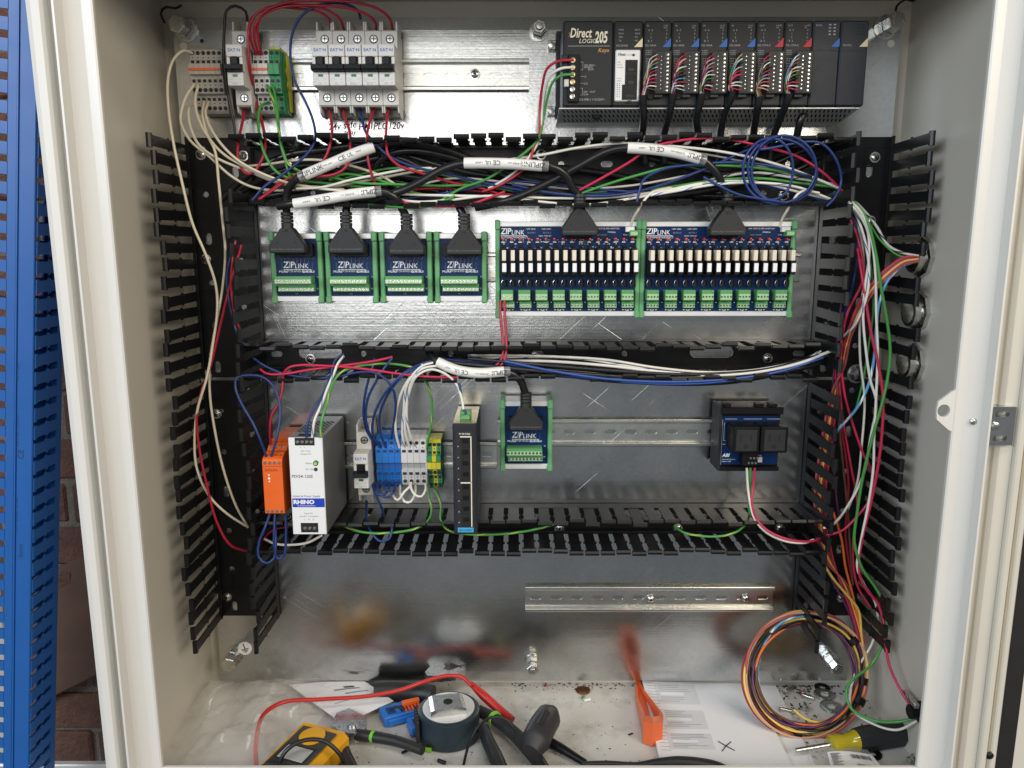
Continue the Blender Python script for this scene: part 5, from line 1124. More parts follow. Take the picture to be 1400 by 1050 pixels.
# ================================================================== middle duct wires
wire('left red wire dropping from the left relay board', R_, 1.5, '684,410,52 684,430,58 687,460,62 688,480,66 684,494,68 672,503,66 656,509,60')
wire('right red wire dropping from the left relay board', R_, 1.5, '690,410,52 690,430,58 692,460,62 692,482,66 688,496,68 678,504,66 660,510,60')
MD = [('upper red wire along the left of the middle duct', 'crimson_wire', '356,505,70 365,511,74 390,511,76 420,506,76 450,502,76 490,497,74 520,492,72 536,488,66'),
('lower red wire along the left of the middle duct', 'crimson_wire', '387,524,70 388,510,76 396,502,78 415,499,78 440,500,78 475,502,78 510,506,76 545,511,76 585,515,76 625,516,74'),
('red wire from the orange relay up into the middle duct', 'red_wire', '370,607,80 369,590,86 372,566,86 381,552,84 385,535,80 387,520,74'),
('blue wire looping from the left duct to the orange relay', B_, '364,624,100 357,604,106 345,577,106 330,551,100 322,530,96 324,516,94 338,513,92 358,515,90 372,526,88 381,545,90 383,570,94 378,600,100 371,624,100'),
('blue wire lying along the left of the middle duct', B_, '347,490,66 360,499,70 385,510,72 420,516,74 455,516,76 490,509,76 510,509,76 527,518,76 537,532,74 541,550,68 539,575,58 535,600,44'),
('green wire arching along the middle duct to the power supply', 'gy_wire', '438,598,116 440,575,118 447,550,108 455,525,90 465,510,80 485,502,74 510,498,70 540,498,66 570,505,62 582,520,60 590,545,54 590,575,48 583,612,42'),
('blue wire dropping to the power supply top', B_, '419,598,116 420,580,116 430,558,108 442,538,96 452,515,82 455,500,76 460,490,70 470,484,64'),
('white striped wire dropping to the power supply top', 'wb_wire', '427,598,116 430,575,116 440,552,108 448,530,94 456,512,84 462,497,76 470,487,66'),
('first blue wire into the blue terminals', B_, '510,604,42 500,585,54 497,560,64 500,535,70 505,515,72 510,500,70 512,490,64'),
('second blue wire into the blue terminals', B_, '515,608,42 505,592,54 500,570,62 503,545,68 515,520,74 528,500,74 536,490,70'),
('third blue wire into the blue terminals', B_, '521,612,42 510,595,54 511,570,62 522,545,70 537,525,76 552,510,76 575,498,72 595,492,66'),
('fourth blue wire into the blue terminals', B_, '528,612,42 520,592,52 519,570,58 525,550,66 538,528,74 556,510,76 580,500,74 600,494,66'),
('first white wire into the white terminals', W_, '546,612,42 541,590,52 542,560,62 552,530,72 562,515,76 578,500,76 592,496,72'),
('second white wire into the white terminals', 'wb_wire', '553,612,42 550,592,50 552,560,60 555,530,72 566,512,78 580,503,78 600,500,74'),
('third white wire into the white terminals', W_, '560,612,42 554,590,52 554,565,60 560,535,70 570,514,78 590,505,80 610,512,78 624,525,74 630,540,84 634,560,92'),
('fourth white wire into the white terminals', 'wb_wire', '567,610,42 558,585,54 556,560,62 560,530,72 568,512,78 578,498,74'),
('blue wire dropping to the green plug on the network switch', B_, '628,524,76 630,538,82 632,552,86 637,566,92'),
('blue wire running along the right of the middle duct', B_, '640,487,60 690,497,66 760,512,66 840,521,62 930,523,60 1000,519,58 1060,508,54 1110,492,48'),
('second blue wire along the right of the middle duct', B_, '600,490,60 680,500,64 740,507,66 800,518,64 880,524,62 960,520,60 1040,512,56 1120,490,48'),
('upper white wire along the right of the middle duct', W_, '640,486,24 700,486,40 770,488,58 830,492,64 900,503,64 970,509,64 1030,506,62 1080,497,60 1130,482,58'),
('lower striped white wire along the right of the middle duct', 'wb_wire', '650,490,24 720,488,42 790,490,56 850,499,62 920,510,62 990,512,62 1050,505,60 1100,492,58 1122,480,54')]
for l_,m_,s_ in MD: wire(l_, m_, 1.5, s_)
# jumpers on the lower terminals
def jump(label, m, x0, y0, x1, y1, drop, h=42, r=1.5): wire(label, m, r, f'{x0},{y0},{h-3} {x0+(x1-x0)*.02},{y0+drop*.5},{h+12} {x0+(x1-x0)*.3},{y0+drop},{h+18} {x0+(x1-x0)*.7},{y1+drop},{h+18} {x1-(x1-x0)*.02},{y1+drop*.5},{h+12} {x1},{y1},{h-3}')
jump('left blue jumper loop under the blue terminals', B_, 510, 660, 532, 660, 16)
jump('middle blue jumper loop under the blue terminals', B_, 517, 660, 540, 660, 19, 44)
jump('right blue jumper loop under the blue terminals', B_, 524, 660, 541, 660, 10, 46)
jump('left white jumper loop under the white terminals', W_, 560, 660, 537, 672, 12)
jump('lowest white jumper loop under the white terminals', W_, 547, 664, 568, 664, 22, 40)
jump('right white jumper loop under the white terminals', W_, 562, 660, 582, 662, 17, 46)
wire('blue wire dropping from the blue terminals into the bottom duct', B_, 1.5, '512,662,40 514,676,50 520,690,52 525,705,46')
wire('blue wire under the lone lower breaker', B_, 1.5, '501,685,28 501,700,40 502,715,60 508,728,74 520,740,82 532,737,82 536,722,76 536,712,66')
wire('green wire from the earth terminals down to the bottom duct', 'gy_wire', 1.5, '584,668,40 588,685,46 590,700,50 585,712,60 570,722,72 540,728,76 510,729,76 488,726,74 468,718,60')
wire('second green wire from the earth terminals sweeping behind the switch', 'gy_wire', 1.5, '592,668,40 600,680,46 603,695,52 602,708,58 606,718,64 615,726,66 650,731,60 700,729,58 735,723,54 757,717,46')
wire('short green wire bowed across the bottom duct', 'gy_wire', 1.4, '922,719,50 935,728,66 960,733,72 985,733,74 1005,728,72 1018,719,64')
wire('white wire from the outlet into the right duct', W_, 1.5, '1021,640,52 1022,660,50 1025,685,56 1032,710,72 1048,728,80 1075,740,84 1100,742,82 1112,738,74')
wire('red wire from the outlet into the right duct', 'crimson_wire', 1.5, '1032,640,52 1030,665,52 1028,690,60 1036,712,76 1052,727,84 1080,738,86 1110,740,80 1122,736,70')
wire('green wire from the outlet down to the bottom duct', G_, 1.5, '1026,640,52 1025,665,46 1024,690,46 1025,708,40')
# orange relay lower loops and neighbours
wire('large blue loop under the orange relay', B_, 1.6, '369,703,92 362,722,98 354,742,100 354,762,102 364,770,102 374,764,100 377,745,98 376,715,92 376,703,90')
wire('small blue loop under the orange relay', B_, 1.6, '376,703,92 375,722,96 375,748,98 380,764,98 388,760,98 391,735,96 391,703,92')
wire('white wire lying under the power supply', W_, 1.6, '362,737,60 375,743,66 395,745,68 420,742,66 440,732,50')
wire('red wire behind the orange relay', R_, 1.4, '352,752,40 362,735,50 375,724,54 395,720,50')
wire('red wire down the left duct', R_, 1.5, '330,335,70 320,370,74 312,400,72 300,450,70 288,500,70 274,540,72 269,570,74 272,610,74 282,660,74 297,715,72 315,745,66 338,754,50')
wire('blue wire beside the red wire in the left duct', B_, 1.4, '322,328,68 313,360,72 310,385,72 317,430,72 327,462,72 336,474,66')
wire('short red wire hanging in the left duct', R_, 1.4, '322,330,70 318,355,74 316,390,74 321,430,72 330,456,66')

# further loose wires and cables filling the ducts
rnd = random.Random(21)
FILL = [('black cable nearest the back of the top duct','cable',3.8,'540,268,16 620,240,20 720,228,22 820,236,22 900,252,20'),('black cable dipping under the left relay cable','cable',3.8,'600,222,26 680,238,30 760,252,30 850,262,26 960,268,22 1040,270,20'),
('black cable rising at the far left of the top duct','cable',3.8,'330,262,30 370,240,38 420,226,36 470,236,30 530,256,26'),('black cable running under the blue loops','cable',3.8,'900,270,24 960,262,26 1020,250,26 1080,236,24 1120,215,22'),
('black cable slanting under the right label sleeve','cable',3.6,'870,212,24 930,226,28 990,238,28 1050,226,26 1100,205,24'),
('thin green wire among the black cables','green_wire',1.3,'470,244,40 540,230,42 610,240,44 680,258,46 760,266,48 830,262,50'),('thin white wire among the black cables','white_wire',1.3,'560,256,44 620,244,46 700,250,48 780,258,50 860,254,52 940,240,54'),
('thin red wire among the black cables','red_wire',1.3,'440,256,44 520,262,46 600,258,46 680,264,48 740,272,50'),('thin blue wire under the third plug cable','blue_wire',1.3,'470,262,50 540,272,54 620,262,56 700,248,58 780,256,58 860,262,60'),
('second blue wire under the white wires of the top duct','blue_wire',1.4,'700,262,50 800,266,54 900,258,56 1000,250,58 1080,262,60 1130,276,60'),('dark grey wire along the top lip of the duct','grey_wire',1.2,'760,206,40 850,200,44 930,206,46 1020,222,46 1100,246,46'),
('third white wire hanging in the right duct','white_wire',1.4,'1158,284,60 1176,320,66 1181,380,68 1176,430,66 1176,490,66 1182,545,66 1178,610,64 1172,660,60 1158,700,56'),
('thin green wire hanging in the right duct','green_wire',1.2,'1163,280,64 1178,312,70 1190,360,72 1194,420,72 1188,470,70 1180,520,66 1170,560,60'),
('thin red wire deep in the right duct','red_wire',1.4,'1150,430,40 1142,500,36 1150,580,40 1160,660,44 1156,730,46 1164,790,48'),('purple wire deep in the right duct','violet_wire',1.3,'1152,400,44 1144,470,40 1138,540,34 1140,640,36 1148,720,40'),
('crimson wire behind the brown wire in the right duct','crimson_wire',1.4,'1146,500,44 1152,570,50 1162,630,54 1172,690,56 1166,750,58 1172,800,58 1190,830,56')]
for l_,m_,r_,s_ in FILL: wire(l_, m_, r_, s_, name='duct_cable' if m_ == 'cable' else 'wire', cat='cable' if m_ == 'cable' else 'wire', n=8)

MF = [('brightest blue wire sagging across the right of the middle duct','bright_blue_wire',1.5,'690,494,70 760,508,74 840,519,76 930,522,76 1010,517,74 1070,507,70 1125,489,62'),
('thin blue wire under the brightest blue wire of the middle duct','bright_blue_wire',1.2,'720,500,68 800,516,72 880,524,74 960,524,74 1030,516,72 1090,503,66'),
('thick white wire nearest the right duct in the middle duct','white_wire',1.8,'660,494,30 750,494,54 830,500,64 900,508,70 970,513,72 1040,508,70 1095,496,66 1138,479,60'),
('black wire in front of the middle duct bundle','cable',2.6,'600,494,66 700,504,70 800,512,72 900,517,72 1000,513,70 1080,502,66 1130,486,58'),
('second black wire in front of the middle duct bundle','cable',2.2,'640,490,66 740,499,70 850,508,72 950,512,72 1050,505,68 1120,486,60')]
for l_,m_,r_,s_ in MF: wire(l_, m_, r_, s_)
# ================================================================== things on the cabinet floor
ZB = ZF+.4
def fl(px,py,dz=0.0): return Pfloor(px,py,ZF+dz)
def floor_tube(label, m, r, s, name, cat, dz=None, n=10, group=None, rr=None):
    """points x,y,height above the floor"""
    pts = [Pfloor(a,b,ZF+c) for a,b,c in ([float(x) for x in t.split(',')] for t in s.split())]
    o0 = pts[0]; q = [(p[0]-o0[0],p[1]-o0[1],p[2]-o0[2]) for p in pts]
    return tag(MB().tube(spline(q), r if rr is None else rr, n).build(name,m,None,o0,smooth=60), label, cat, group)
def local(label, name, cat, px, py, ang=0.0, dz=0.0, group=None, tilt=0.0):
    """a thing on the floor; local frame: u right, v up, w towards the viewer, turned by ang about the vertical"""
    p = fl(px,py); t = thing(name, label, cat, (p[0],ZB+dz,p[2]), group); t.rotation_euler = (tilt,0,ang); return t
# papers: printed sheets at right
def sheet(label, corners, name, m, cat, dz, curl=0.0, t_=0.5, bowu=0.0):
    c = [Pfloor(x,y,ZF+dz) for x,y in corners]; o0 = c[0]; n = 10; vs=[]; fs=[]
    for j in range(n+1):
        for i in range(n+1):
            a,b = i/n,j/n
            p = [(c[0][k]*(1-a)+c[1][k]*a)*(1-b)+(c[3][k]*(1-a)+c[2][k]*a)*b-o0[k] for k in range(3)]
            p[1] += curl*math.exp(-a*7)+bowu*math.sin(a*math.pi)*math.sin(b*2.6+.4)
            vs.append(tuple(p))
    base = len(vs); vs += [(x,y-t_,z) for x,y,z in vs]
    for j in range(n):
        for i in range(n):
            q = j*(n+1)+i; fs.append((q+n+1,q+n+2,q+1,q)); fs.append((base+q,base+q+1,base+q+n+2,base+q+n+1))
    for i in range(n):
        for q0,q1 in ((i,i+1),((n)*(n+1)+i+1,(n)*(n+1)+i)): fs.append((q0,q1,base+q1,base+q0))
        for q0,q1 in (((i+1)*(n+1),i*(n+1)),(i*(n+1)+n,(i+1)*(n+1)+n)): fs.append((q0,q1,base+q1,base+q0))
    mb = MB(); mb.add(vs,fs); o = mb.build(name,m,None,o0,smooth=50); tag(o,label,cat)
    return o, (lambda a,b,up=.3: tuple((c[0][k]*(1-a)+c[1][k]*a)*(1-b)+(c[3][k]*(1-a)+c[2][k]*a)*b-o0[k]+((curl*math.exp(-a*7)+bowu*math.sin(a*math.pi)*math.sin(b*2.6+.4)+up) if k == 1 else 0) for k in range(3)))
pg, at = sheet('stack of white printed paper sheets lying right of the orange tool', ((878,932),(1030,934),(1100,1085),(912,1085)), 'paper_stack', 'paper', 'paper', 5.0, curl=2.0, t_=4.6)
def quad(parent, at, a0,a1,b0,b1,m,name,up=.3):
    n = 6; vs=[]; fs=[]
    for j in range(2):
        for i in range(n+1): vs.append(at(a0+(a1-a0)*i/n, (b0,b1)[j], up))
    for i in range(n): fs.append((i+n+1,i+n+2,i+1,i))
    MB().add(vs,fs).build(name,m,parent)
for b0,b1 in ((.03,.24),(.30,.48),(.52,.66)):
    quad(pg,at,.10,.46,b0,b1,'paper_grey','printed_panel',.25)
    quad(pg,at,.14,.34,b0+(b1-b0)*.42,b0+(b1-b0)*.58,'paper','printed_box',.4)
    for k in range(9):
        b_ = b0+(b1-b0)*(.06+k*.1)
        if .38 < (b_-b0)/(b1-b0) < .62: continue
        quad(pg,at,.13,.13+random.uniform(.12,.3),b_,b_+.0035,'paper_ink','printed_line',.4)
for k in range(22): 
    b_ = .02+k*.031; quad(pg,at,.03,.03+random.uniform(.05,.1),b_,b_+.003,'paper_ink','printed_line',.3)
p = at(.55,.63,.5)
for sg in (1,-1):
    MB().tube([(p[0]-7,p[1],p[2]-sg*9),(p[0],p[1]+.2,p[2]),(p[0]+8,p[1],p[2]+sg*8)],.55,6).build('pen_mark','ink',pg)
pg2, _a = sheet('lower white sheet slipping out to the right of the paper stack', ((1020,936),(1060,936),(1135,1085),(1080,1085)), 'paper_sheet', 'paper', 'paper', 1.2, t_=.5)
# white card with the schematic
cd, at2 = sheet('white printed card under the red test lead', ((395,936),(498,931),(538,958),(470,990)), 'printed_card', 'paper', 'card', 12, t_=.8, bowu=3)
quad(cd,at2,.42,.8,.30,.34,'paper_ink','printed_line'); quad(cd,at2,.5,.86,.44,.47,'paper_ink','printed_line'); quad(cd,at2,.6,.75,.22,.28,'ink','printed_line'); quad(cd,at2,.2,.95,.62,.63,'paper_ink','printed_line')
# plastic bag at left
def bag(label, corners, dz, amp, seed, name='plastic_bag'):
    rnd = random.Random(seed); c = [Pfloor(x,y,ZF+2) for x,y in corners]; o0 = c[0]; n = 34; vs=[]; fs=[]
    ph = [(rnd.uniform(4,16),rnd.uniform(4,16),rnd.uniform(0,6)) for _ in range(7)]
    for j in range(n+1):
        for i in range(n+1):
            a,b = i/n,j/n; p = [(c[0][k]*(1-a)+c[1][k]*a)*(1-b)+(c[3][k]*(1-a)+c[2][k]*a)*b-o0[k] for k in range(3)]
            e = min(a,1-a,b,1-b)*4; e = min(1,e)
            z = sum(abs(math.sin(f*a+g*b+q))*amp/7 for f,g,q in ph)
            p[1] += dz*(math.sin(math.pi*min(1,a*1.1))*.5+.5)*e+z*1.6*(.35+e)
            vs.append(tuple(p))
    for j in range(n):
        for i in range(n): q = j*(n+1)+i; fs.append((q+n+1,q+n+2,q+1,q))
    o = MB().add(vs,fs).build(name,'film',None,o0,smooth=18); tag(o,label,'plastic bag'); return o
bag('crumpled clear plastic bag in the left corner of the cabinet floor', ((270,938),(412,934),(395,1085),(225,1085)), 16, 14, 3)
bag('second fold of clear plastic lying under the printed card', ((330,936),(480,934),(430,1000),(300,1010)), 9, 10, 8, 'plastic_sheet')
# multimeter
mm = local('yellow multimeter lying face up with leads plugged in', 'multimeter', 'multimeter', 400, 1074, -0.36, 2); mm.scale = (.86,.9,.86)
MB().box(-36,36,-2,34,-70,80,7).xform(lambda q:(q[0]*(1+.08*(q[2]<-40)),q[1],q[2])).build('holster','meter_yellow',mm)
MB().box(-27,27,34.1,37,-60,76,2).build('face','meter_grey',mm)
MB().box(-19,19,37.1,38,-20,4,.6).build('display','lcd',mm); MB().box(-22,22,37.05,37.5,-24,8,.4).build('display_bezel','charcoal',mm)
MB().box(-23,23,37.05,38.4,12,20,.6).build('key_row','charcoal',mm)
text('FLUKE 115', mm, -20, 37.6, -28, 6, 'meter_yellow', face='top', name='lettering') if False else None
MB().lathe([(17,37.1),(17,39),(14,40)],(0,0,-44),'v',24).build('tilt_knob','meter_yellow',mm,smooth=40)
for u_ in (-10,10): MB().lathe([(5.5,37),(5.5,46),(4,58)],(u_,0,58),'v',14).build('lead_plug','black' if u_ < 0 else 'lead_red',mm,smooth=40)
floor_tube('long red test lead looping over the card and meter', 'lead_red', 2.6, '356,1075,10 350,1040,14 352,1000,22 362,975,28 388,960,30 440,956,30 500,952,30 545,944,32 580,932,36 610,924,42 632,926,42 645,938,36', 'test_lead', 'test lead')
floor_tube('red test probe handle lying against the tape measure', 'lead_red', 5, '643,934,34 660,950,26 680,968,16 700,985,10', 'test_probe', 'test probe', rr=lambda t: 3.2+3.2*min(1,t*3)*(1-.35*t), n=14)
floor_tube('black test lead arching over the multimeter', 'black_wire', 2.3, '375,1075,10 380,1050,30 390,1028,46 410,1014,54 440,1012,54 462,1028,40 475,1052,20 482,1075,8', 'test_lead', 'test lead')
floor_tube('thin black lead over the handles right of the tape measure', 'black_wire', 1.6, '628,1075,6 634,1045,14 642,1015,24 655,992,34 675,980,36 695,986,30 705,1000,20', 'test_lead', 'test lead')
# tape measure
tp = local('round dark teal tape measure lying with its metal clip up', 'tape_measure', 'tape measure', 614, 1004, 0.2); tp.scale = (1.05,1.05,.74)
MB().lathe([(33,0),(35.5,2),(35.5,46),(33,48),(30,48.2)],(0,0,0),'v',40).build('tape','tape_vinyl',tp,smooth=35)
MB().lathe([(30,48.3),(30,49.5),(27,50),(.5,50.2)],(0,0,0),'v',32).build('core_disc','alu',tp,smooth=35)
m_ = MB()
for k in range(6): m_.box(-39,-35.2+math.sin(k)*.2,6,44,-16+k*6,-12+k*6)
m_.build('belt_ribs','rubber',tp); MB().prism([(-20,50.3),(16,50.3),(18,52),(18,60),(14,62),(-18,62),(-22,60),(-22,52)],'w',-12,18).build('hub_block','steel',tp); MB().lathe([(5.5,62.1),(5.5,62.4)],(-1,0,3),'v',14).build('hub_hole','hole',tp)
# tools with black grips
floor_tube('thick black rubber handle behind the tape measure', 'rubber', 12, '512,945,14 540,944,14 565,946,14 592,950,14', 'tool_handle', 'tool handle', rr=lambda t: 13-2*abs(t-.5), n=16)
tw = local('adjustable wrench behind the tape measure', 'wrench', 'wrench', 610, 944, 0.5, 26)
m_ = MB(); m_.prism([(-30,0),(-14,-14),(4,-16),(22,-6),(16,0),(2,-2),(-6,4),(0,12),(14,10),(20,18),(4,24),(-16,18),(-30,10)],'v',0,9); m_.build('jaw_head','steel',tw); m_ = MB(); m_.prism([(20,-4),(80,8),(96,18),(92,26),(74,20),(18,12)],'v',1,8); m_.build('shank','steel',tw)
for l_,s_ in (('upper black plier handle lying right of the tape measure','655,972,16 680,985,16 705,1005,14 735,1040,12 760,1080,10'),('lower black plier handle lying right of the tape measure','660,995,14 668,1015,14 682,1045,12 700,1085,10')):
    floor_tube(l_, 'rubber', 9, s_, 'plier_handle', 'pliers', rr=lambda t: 8.6-3*abs(t-.5), n=14, group='black plier handles')
for l_,s_ in (('green band on the upper plier handle','675,981,16 678,984,16'),): floor_tube(l_, 'handle_green', 8.9, s_, 'handle_band', 'band', n=14)
sn = local('small steel side cutters with black handles near the multimeter', 'side_cutters', 'pliers', 478, 1012, 0.25, 4)
MB().prism([(-14,-34),(2,-40),(22,-16),(20,8),(6,14),(-10,8),(-20,-10)],'v',0,13).build('jaw','steel',sn); MB().lathe([(6,13.1),(6,15)],(4,0,-4),'v',14).build('pivot','steel',sn,smooth=40)
MB().tube(spline([(8,7,8),(30,8,20),(55,10,38),(80,12,64)]),lambda t: 7-1.5*t,12).build('handle','rubber',sn,smooth=60); MB().tube(spline([(-6,7,10),(-8,8,30),(-2,9,60),(6,9,90)]),lambda t: 7-1.5*t,12).build('handle','rubber',sn,smooth=60)
MB().tube([(26,8,17),(29,8.1,19.4)],7.3,12).build('handle_band','handle_green',sn,smooth=60)
# grey worn grip and black leads lower centre
gp = local('worn dark grey rubber grip leaning over the black handles', 'rubber_grip', 'grip', 748, 1012, 0.0, 6)
A = Vector(fl(726,1028,24)); B = Vector(fl(756,972,30)); o0 = Vector(fl(748,1012)); o0[1] = ZB+6
q = spline([tuple(A-o0),tuple((A+B)/2-o0+Vector((0,5,0))),tuple(B-o0)],3)
MB().tube(q,lambda t: 9+6.5*min(1,t*5,(1-t)*5)-2*t,16,flat=1.15).build('grip_body','gripper',gp,smooth=60)
MB().tube([q[len(q)//3]+Vector((0,11,3)),q[2*len(q)//3]+Vector((0,11,3))],6,10).build('worn_patch','rubber',gp,smooth=60)
floor_tube('black probe tip with a ribbed collar lying centre front', 'black', 5, '745,1012,12 765,1022,10 785,1034,8 800,1043,6', 'probe_body', 'test probe', rr=lambda t: 6.5-2.5*t, n=12)
floor_tube('black cable lying along the front edge of the floor', 'rubber', 4, '795,1045,8 830,1044,6 870,1046,6 905,1043,10 950,1044,12 985,1052,10 1010,1070,6', 'test_lead', 'test lead', rr=lambda t: 3.2+3.8*max(0,min(1,(t-.35)*4)))
# blue rail terminals lying loose
lb = local('two loose blue terminal blocks lying left of the tape measure', 'loose_terminal', 'terminal block', 545, 985, 0.45, 1)
MB().box(-20,20,0,13,-16,10,1).build('housing','terminal_blue',lb); m_ = MB(); m_.box(-14,-4,13.1,13.6,-10,4); m_.box(2,14,13.1,13.6,-8,6); m_.build('openings','ink_blue',lb); MB().box(-16,18,2,10,10.1,13,.6).build('rib','terminal_blue',lb)
MB().tube(spline([(-10,14,-6),(-2,17,-2),(8,14,4)]),1.5,8).build('spring_clip','charcoal',lb,smooth=60)
lb2 = local('single loose blue terminal half behind the tape measure', 'loose_terminal', 'terminal block', 575, 1000, 0.4, 1); MB().box(-14,14,0,13,-12,10,1).build('housing','terminal_blue',lb2); MB().box(-9,8,13.1,13.5,-6,5).build('openings','ink_blue',lb2)
ob_ = local('orange jumper comb on the loose blue terminals', 'jumper_comb', 'jumper', 562, 978, 0.4, 14); m_ = MB(); m_.box(-11,11,2,7,-3,3,.6)
for k in range(5): m_.box(-10+k*4.4,-7.6+k*4.4,-2,2,-2.5,12)
m_.build('comb','orange',ob_)
# orange pry tool
op = local('orange plastic wedge tool lying between bare floor and papers', 'pry_tool', 'hand tool', 889, 1008, 0.0, 1)
A = Vector(fl(870,934)); B = Vector(fl(876,962)); C = Vector(fl(906,1020)); D_ = Vector(fl(878,1022)); oo = Vector(fl(889,1008)); oo[1] = ZB+1
outl = [fl(869,933),fl(873,934),fl(880,952),fl(904,998),fl(906,1004),fl(905,1018),fl(892,1022),fl(879,1018),fl(877,1000),fl(869,962)]
pl = [(p[0]-oo[0],p[2]-oo[2]) for p in outl]; cx_ = sum(p[0] for p in pl)/len(pl); cz_ = sum(p[1] for p in pl)/len(pl)
n = len(pl); zmax = max(p[1] for p in pl); zmin = min(p[1] for p in pl)
hh = [4+26*max(0,((p[1]-zmin)/(zmax-zmin)))**1.2 for p in pl]
vs_ = [(x,0,z) for x,z in pl]+[(x,h_,z) for (x,z),h_ in zip(pl,hh)]+[(cx_+(x-cx_)*.74,h_-1,cz_+(z-cz_)*.78-2) for (x,z),h_ in zip(pl,hh)]+[(cx_+(x-cx_)*.66,max(1.5,h_*.25),cz_+(z-cz_)*.72-2) for (x,z),h_ in zip(pl,hh)]
fs_ = [tuple(range(n-1,-1,-1))]+[(k_*n+i,k_*n+(i+1)%n,(k_+1)*n+(i+1)%n,(k_+1)*n+i) for k_ in range(3) for i in range(n)]+[tuple(range(3*n,4*n))]
MB().add(vs_,[f[::-1] for f in fs_]).build('wedge','orange_tool',op)
# coil of machine wires
def coil():
    c0 = P(1106,922,50)
    t = thing('wire_coil', 'round coil of brown, orange, yellow and black wires leaning in the right corner', 'wire coil', c0)
    cols = ['yellow_wire','orange_wire','brown_wire','violet_wire','brown_wire','black_wire','yellow_wire','brown_wire','orange_wire','pink_wire','black_wire','brown_wire','violet_wire','orange_wire','black_wire','yellow_wire','red_wire','brown_wire','black_wire','tan_wire','brown_wire','yellow_wire','orange_wire','brown_wire','yellow_wire','black_wire']
    rnd = random.Random(4)
    for k,mm_ in enumerate(cols):
        dr = rnd.uniform(-11,8); ph = rnd.uniform(0,6); dx = rnd.uniform(-2,2); dw = rnd.uniform(-5,5); pts = []
        for j in range(49):
            a = j/48*2*math.pi
            rx = 76+dr+2.5*math.sin(2*a+ph)+ (3 if math.cos(a) < 0 else 0); ry = 80+dr*.9+2.5*math.cos(3*a+ph)
            px = 1103+dx+rx*math.cos(a); py = 922-ry*math.sin(a)
            # leans: top rests against the panel, bottom on the floor nearer the viewer
            h = 34+dw+62*(.5-.5*math.sin(a))+4*math.sin(2*a+ph)
            pts.append(P(px,py,h))
        MB().tube(spline([(p[0]-c0[0],p[1]-c0[1],p[2]-c0[2]) for p in pts],5),1.55,7).build('strand',mm_,t,smooth=60)
    for a,w_ in ((.62,13),(-.45,11),(-1.75,10),(-0.12,8)):
        q = []
        for d_ in (-.06,0,.06): q.append(P(1103+77*math.cos(a+d_),922-81*math.sin(a+d_),34+62*(.5-.5*math.sin(a+d_))))
        MB().tube([(p[0]-c0[0],p[1]-c0[1],p[2]-c0[2]) for p in q],w_*.85,12).build('tape_wrap','black',t,smooth=60)
    pts = [P(1100,842,38),P(1070,850,44),P(1045,880,52),P(1036,920,62),P(1044,960,76),P(1070,995,92),P(1090,1012,100)]
    MB().tube(spline([(p[0]-c0[0],p[1]-c0[1],p[2]-c0[2]) for p in pts]),1.6,8,uv=True).build('strand','bw_wire',t,smooth=60)
coil()
wire('yellow loose end curling inside the coil', 'yellow_wire', 1.5, '1085,970,84 1100,982,90 1120,988,94 1145,984,92 1165,975,86')
# screwdriver
sd = thing('screwdriver', 'screwdriver with black grip and clear amber collar under the coil', 'screwdriver', fl(1180,1012))
A = Vector(fl(1233,1002,14)); B = Vector(fl(1170,1012,14)); C = Vector(fl(1135,1018,13)); D_ = Vector(fl(1088,1026,10)); o0 = Vector(fl(1180,1012))
s4 = [tuple(x-o0) for x in (A,A.lerp(B,.25),A.lerp(B,.7),B)]
mbh = MB(); d_ = (B-A).normalized(); prof = [(2,-2),(12,-1),(14.5,3),(14.5,(B-A).length*.8),(13,(B-A).length)]
mbh.lathe(prof, tuple(A-o0), tuple(d_), 8); mbh.build('grip','charcoal',sd)
L1 = (C-B).length; MB().lathe([(12,.1),(10,L1*.2),(9,L1*.5),(11,L1*.7),(11,L1*.95),(8,L1)], tuple(B-o0), tuple((C-B).normalized()), 16).build('collar','screwdriver_amber',sd,smooth=40)
MB().tube([tuple(C-o0),tuple(D_-o0)], 2.7, 10).build('shaft','steel',sd,smooth=60)
# bag with printed label
pk, at3 = sheet('small plastic bag with a printed barcode label in the front right', ((1105,1012),(1175,1012),(1235,1085),(1110,1085)), 'parts_bag', 'film', 'plastic bag', 9, t_=.6, bowu=5)
quad(pk,at3,.28,1.0,.30,.95,'paper','paper_label',.6)
for k in range(26):
    b_ = .34+.014*k; quad(pk,at3,.32,.32+random.uniform(.06,.16),b_,b_+.006,'ink','printed_line',.9)
for k in range(14): quad(pk,at3,.62+k*.022,.62+k*.022+random.uniform(.006,.014),.36,.44,'ink','barcode_bar',.9)
for k in range(14): quad(pk,at3,.66+k*.022,.66+k*.022+random.uniform(.006,.014),.54,.62,'ink','barcode_bar',.9)
# small hardware
def washer(label, px, py, r, dz=0, m='steel'):
    p = fl(px,py); t = tag(MB().lathe([(r*.42,0),(r,0),(r,1.6),(r*.9,2),(r*.48,2),(r*.42,1.6),(r*.42,0)],(0,0,0),'v',24,cap=False).build('washer',m,None,(p[0],ZB+dz,p[2]),smooth=40),label,'washer')
washer('dark washer lying behind the other two inside the coil', 1124, 941, 10, 0, 'black'); washer('grey steel washer in the middle of the coil', 1127, 951, 13.5, .2); washer('lighter steel washer nearest the screwdriver', 1136, 968, 14, .4); washer('black rubber washer right of the screwdriver', 1192, 1032, 11, 0, 'black')
def small_screw(label, px, py, ang):
    t = local(label,'machine_screw','screw',px,py,ang,3.2); MB().lathe([(4.6,0),(4.2,2.4),(.5,3.2)],(-6,0,0),(-1,0,0),12).build('head','screw',t,smooth=40); MB().lathe([(2.2,0),(2.2,13),(1.5,14)],(-6,0,0),(1,0,0),10).build('shank','steel',t,smooth=40)
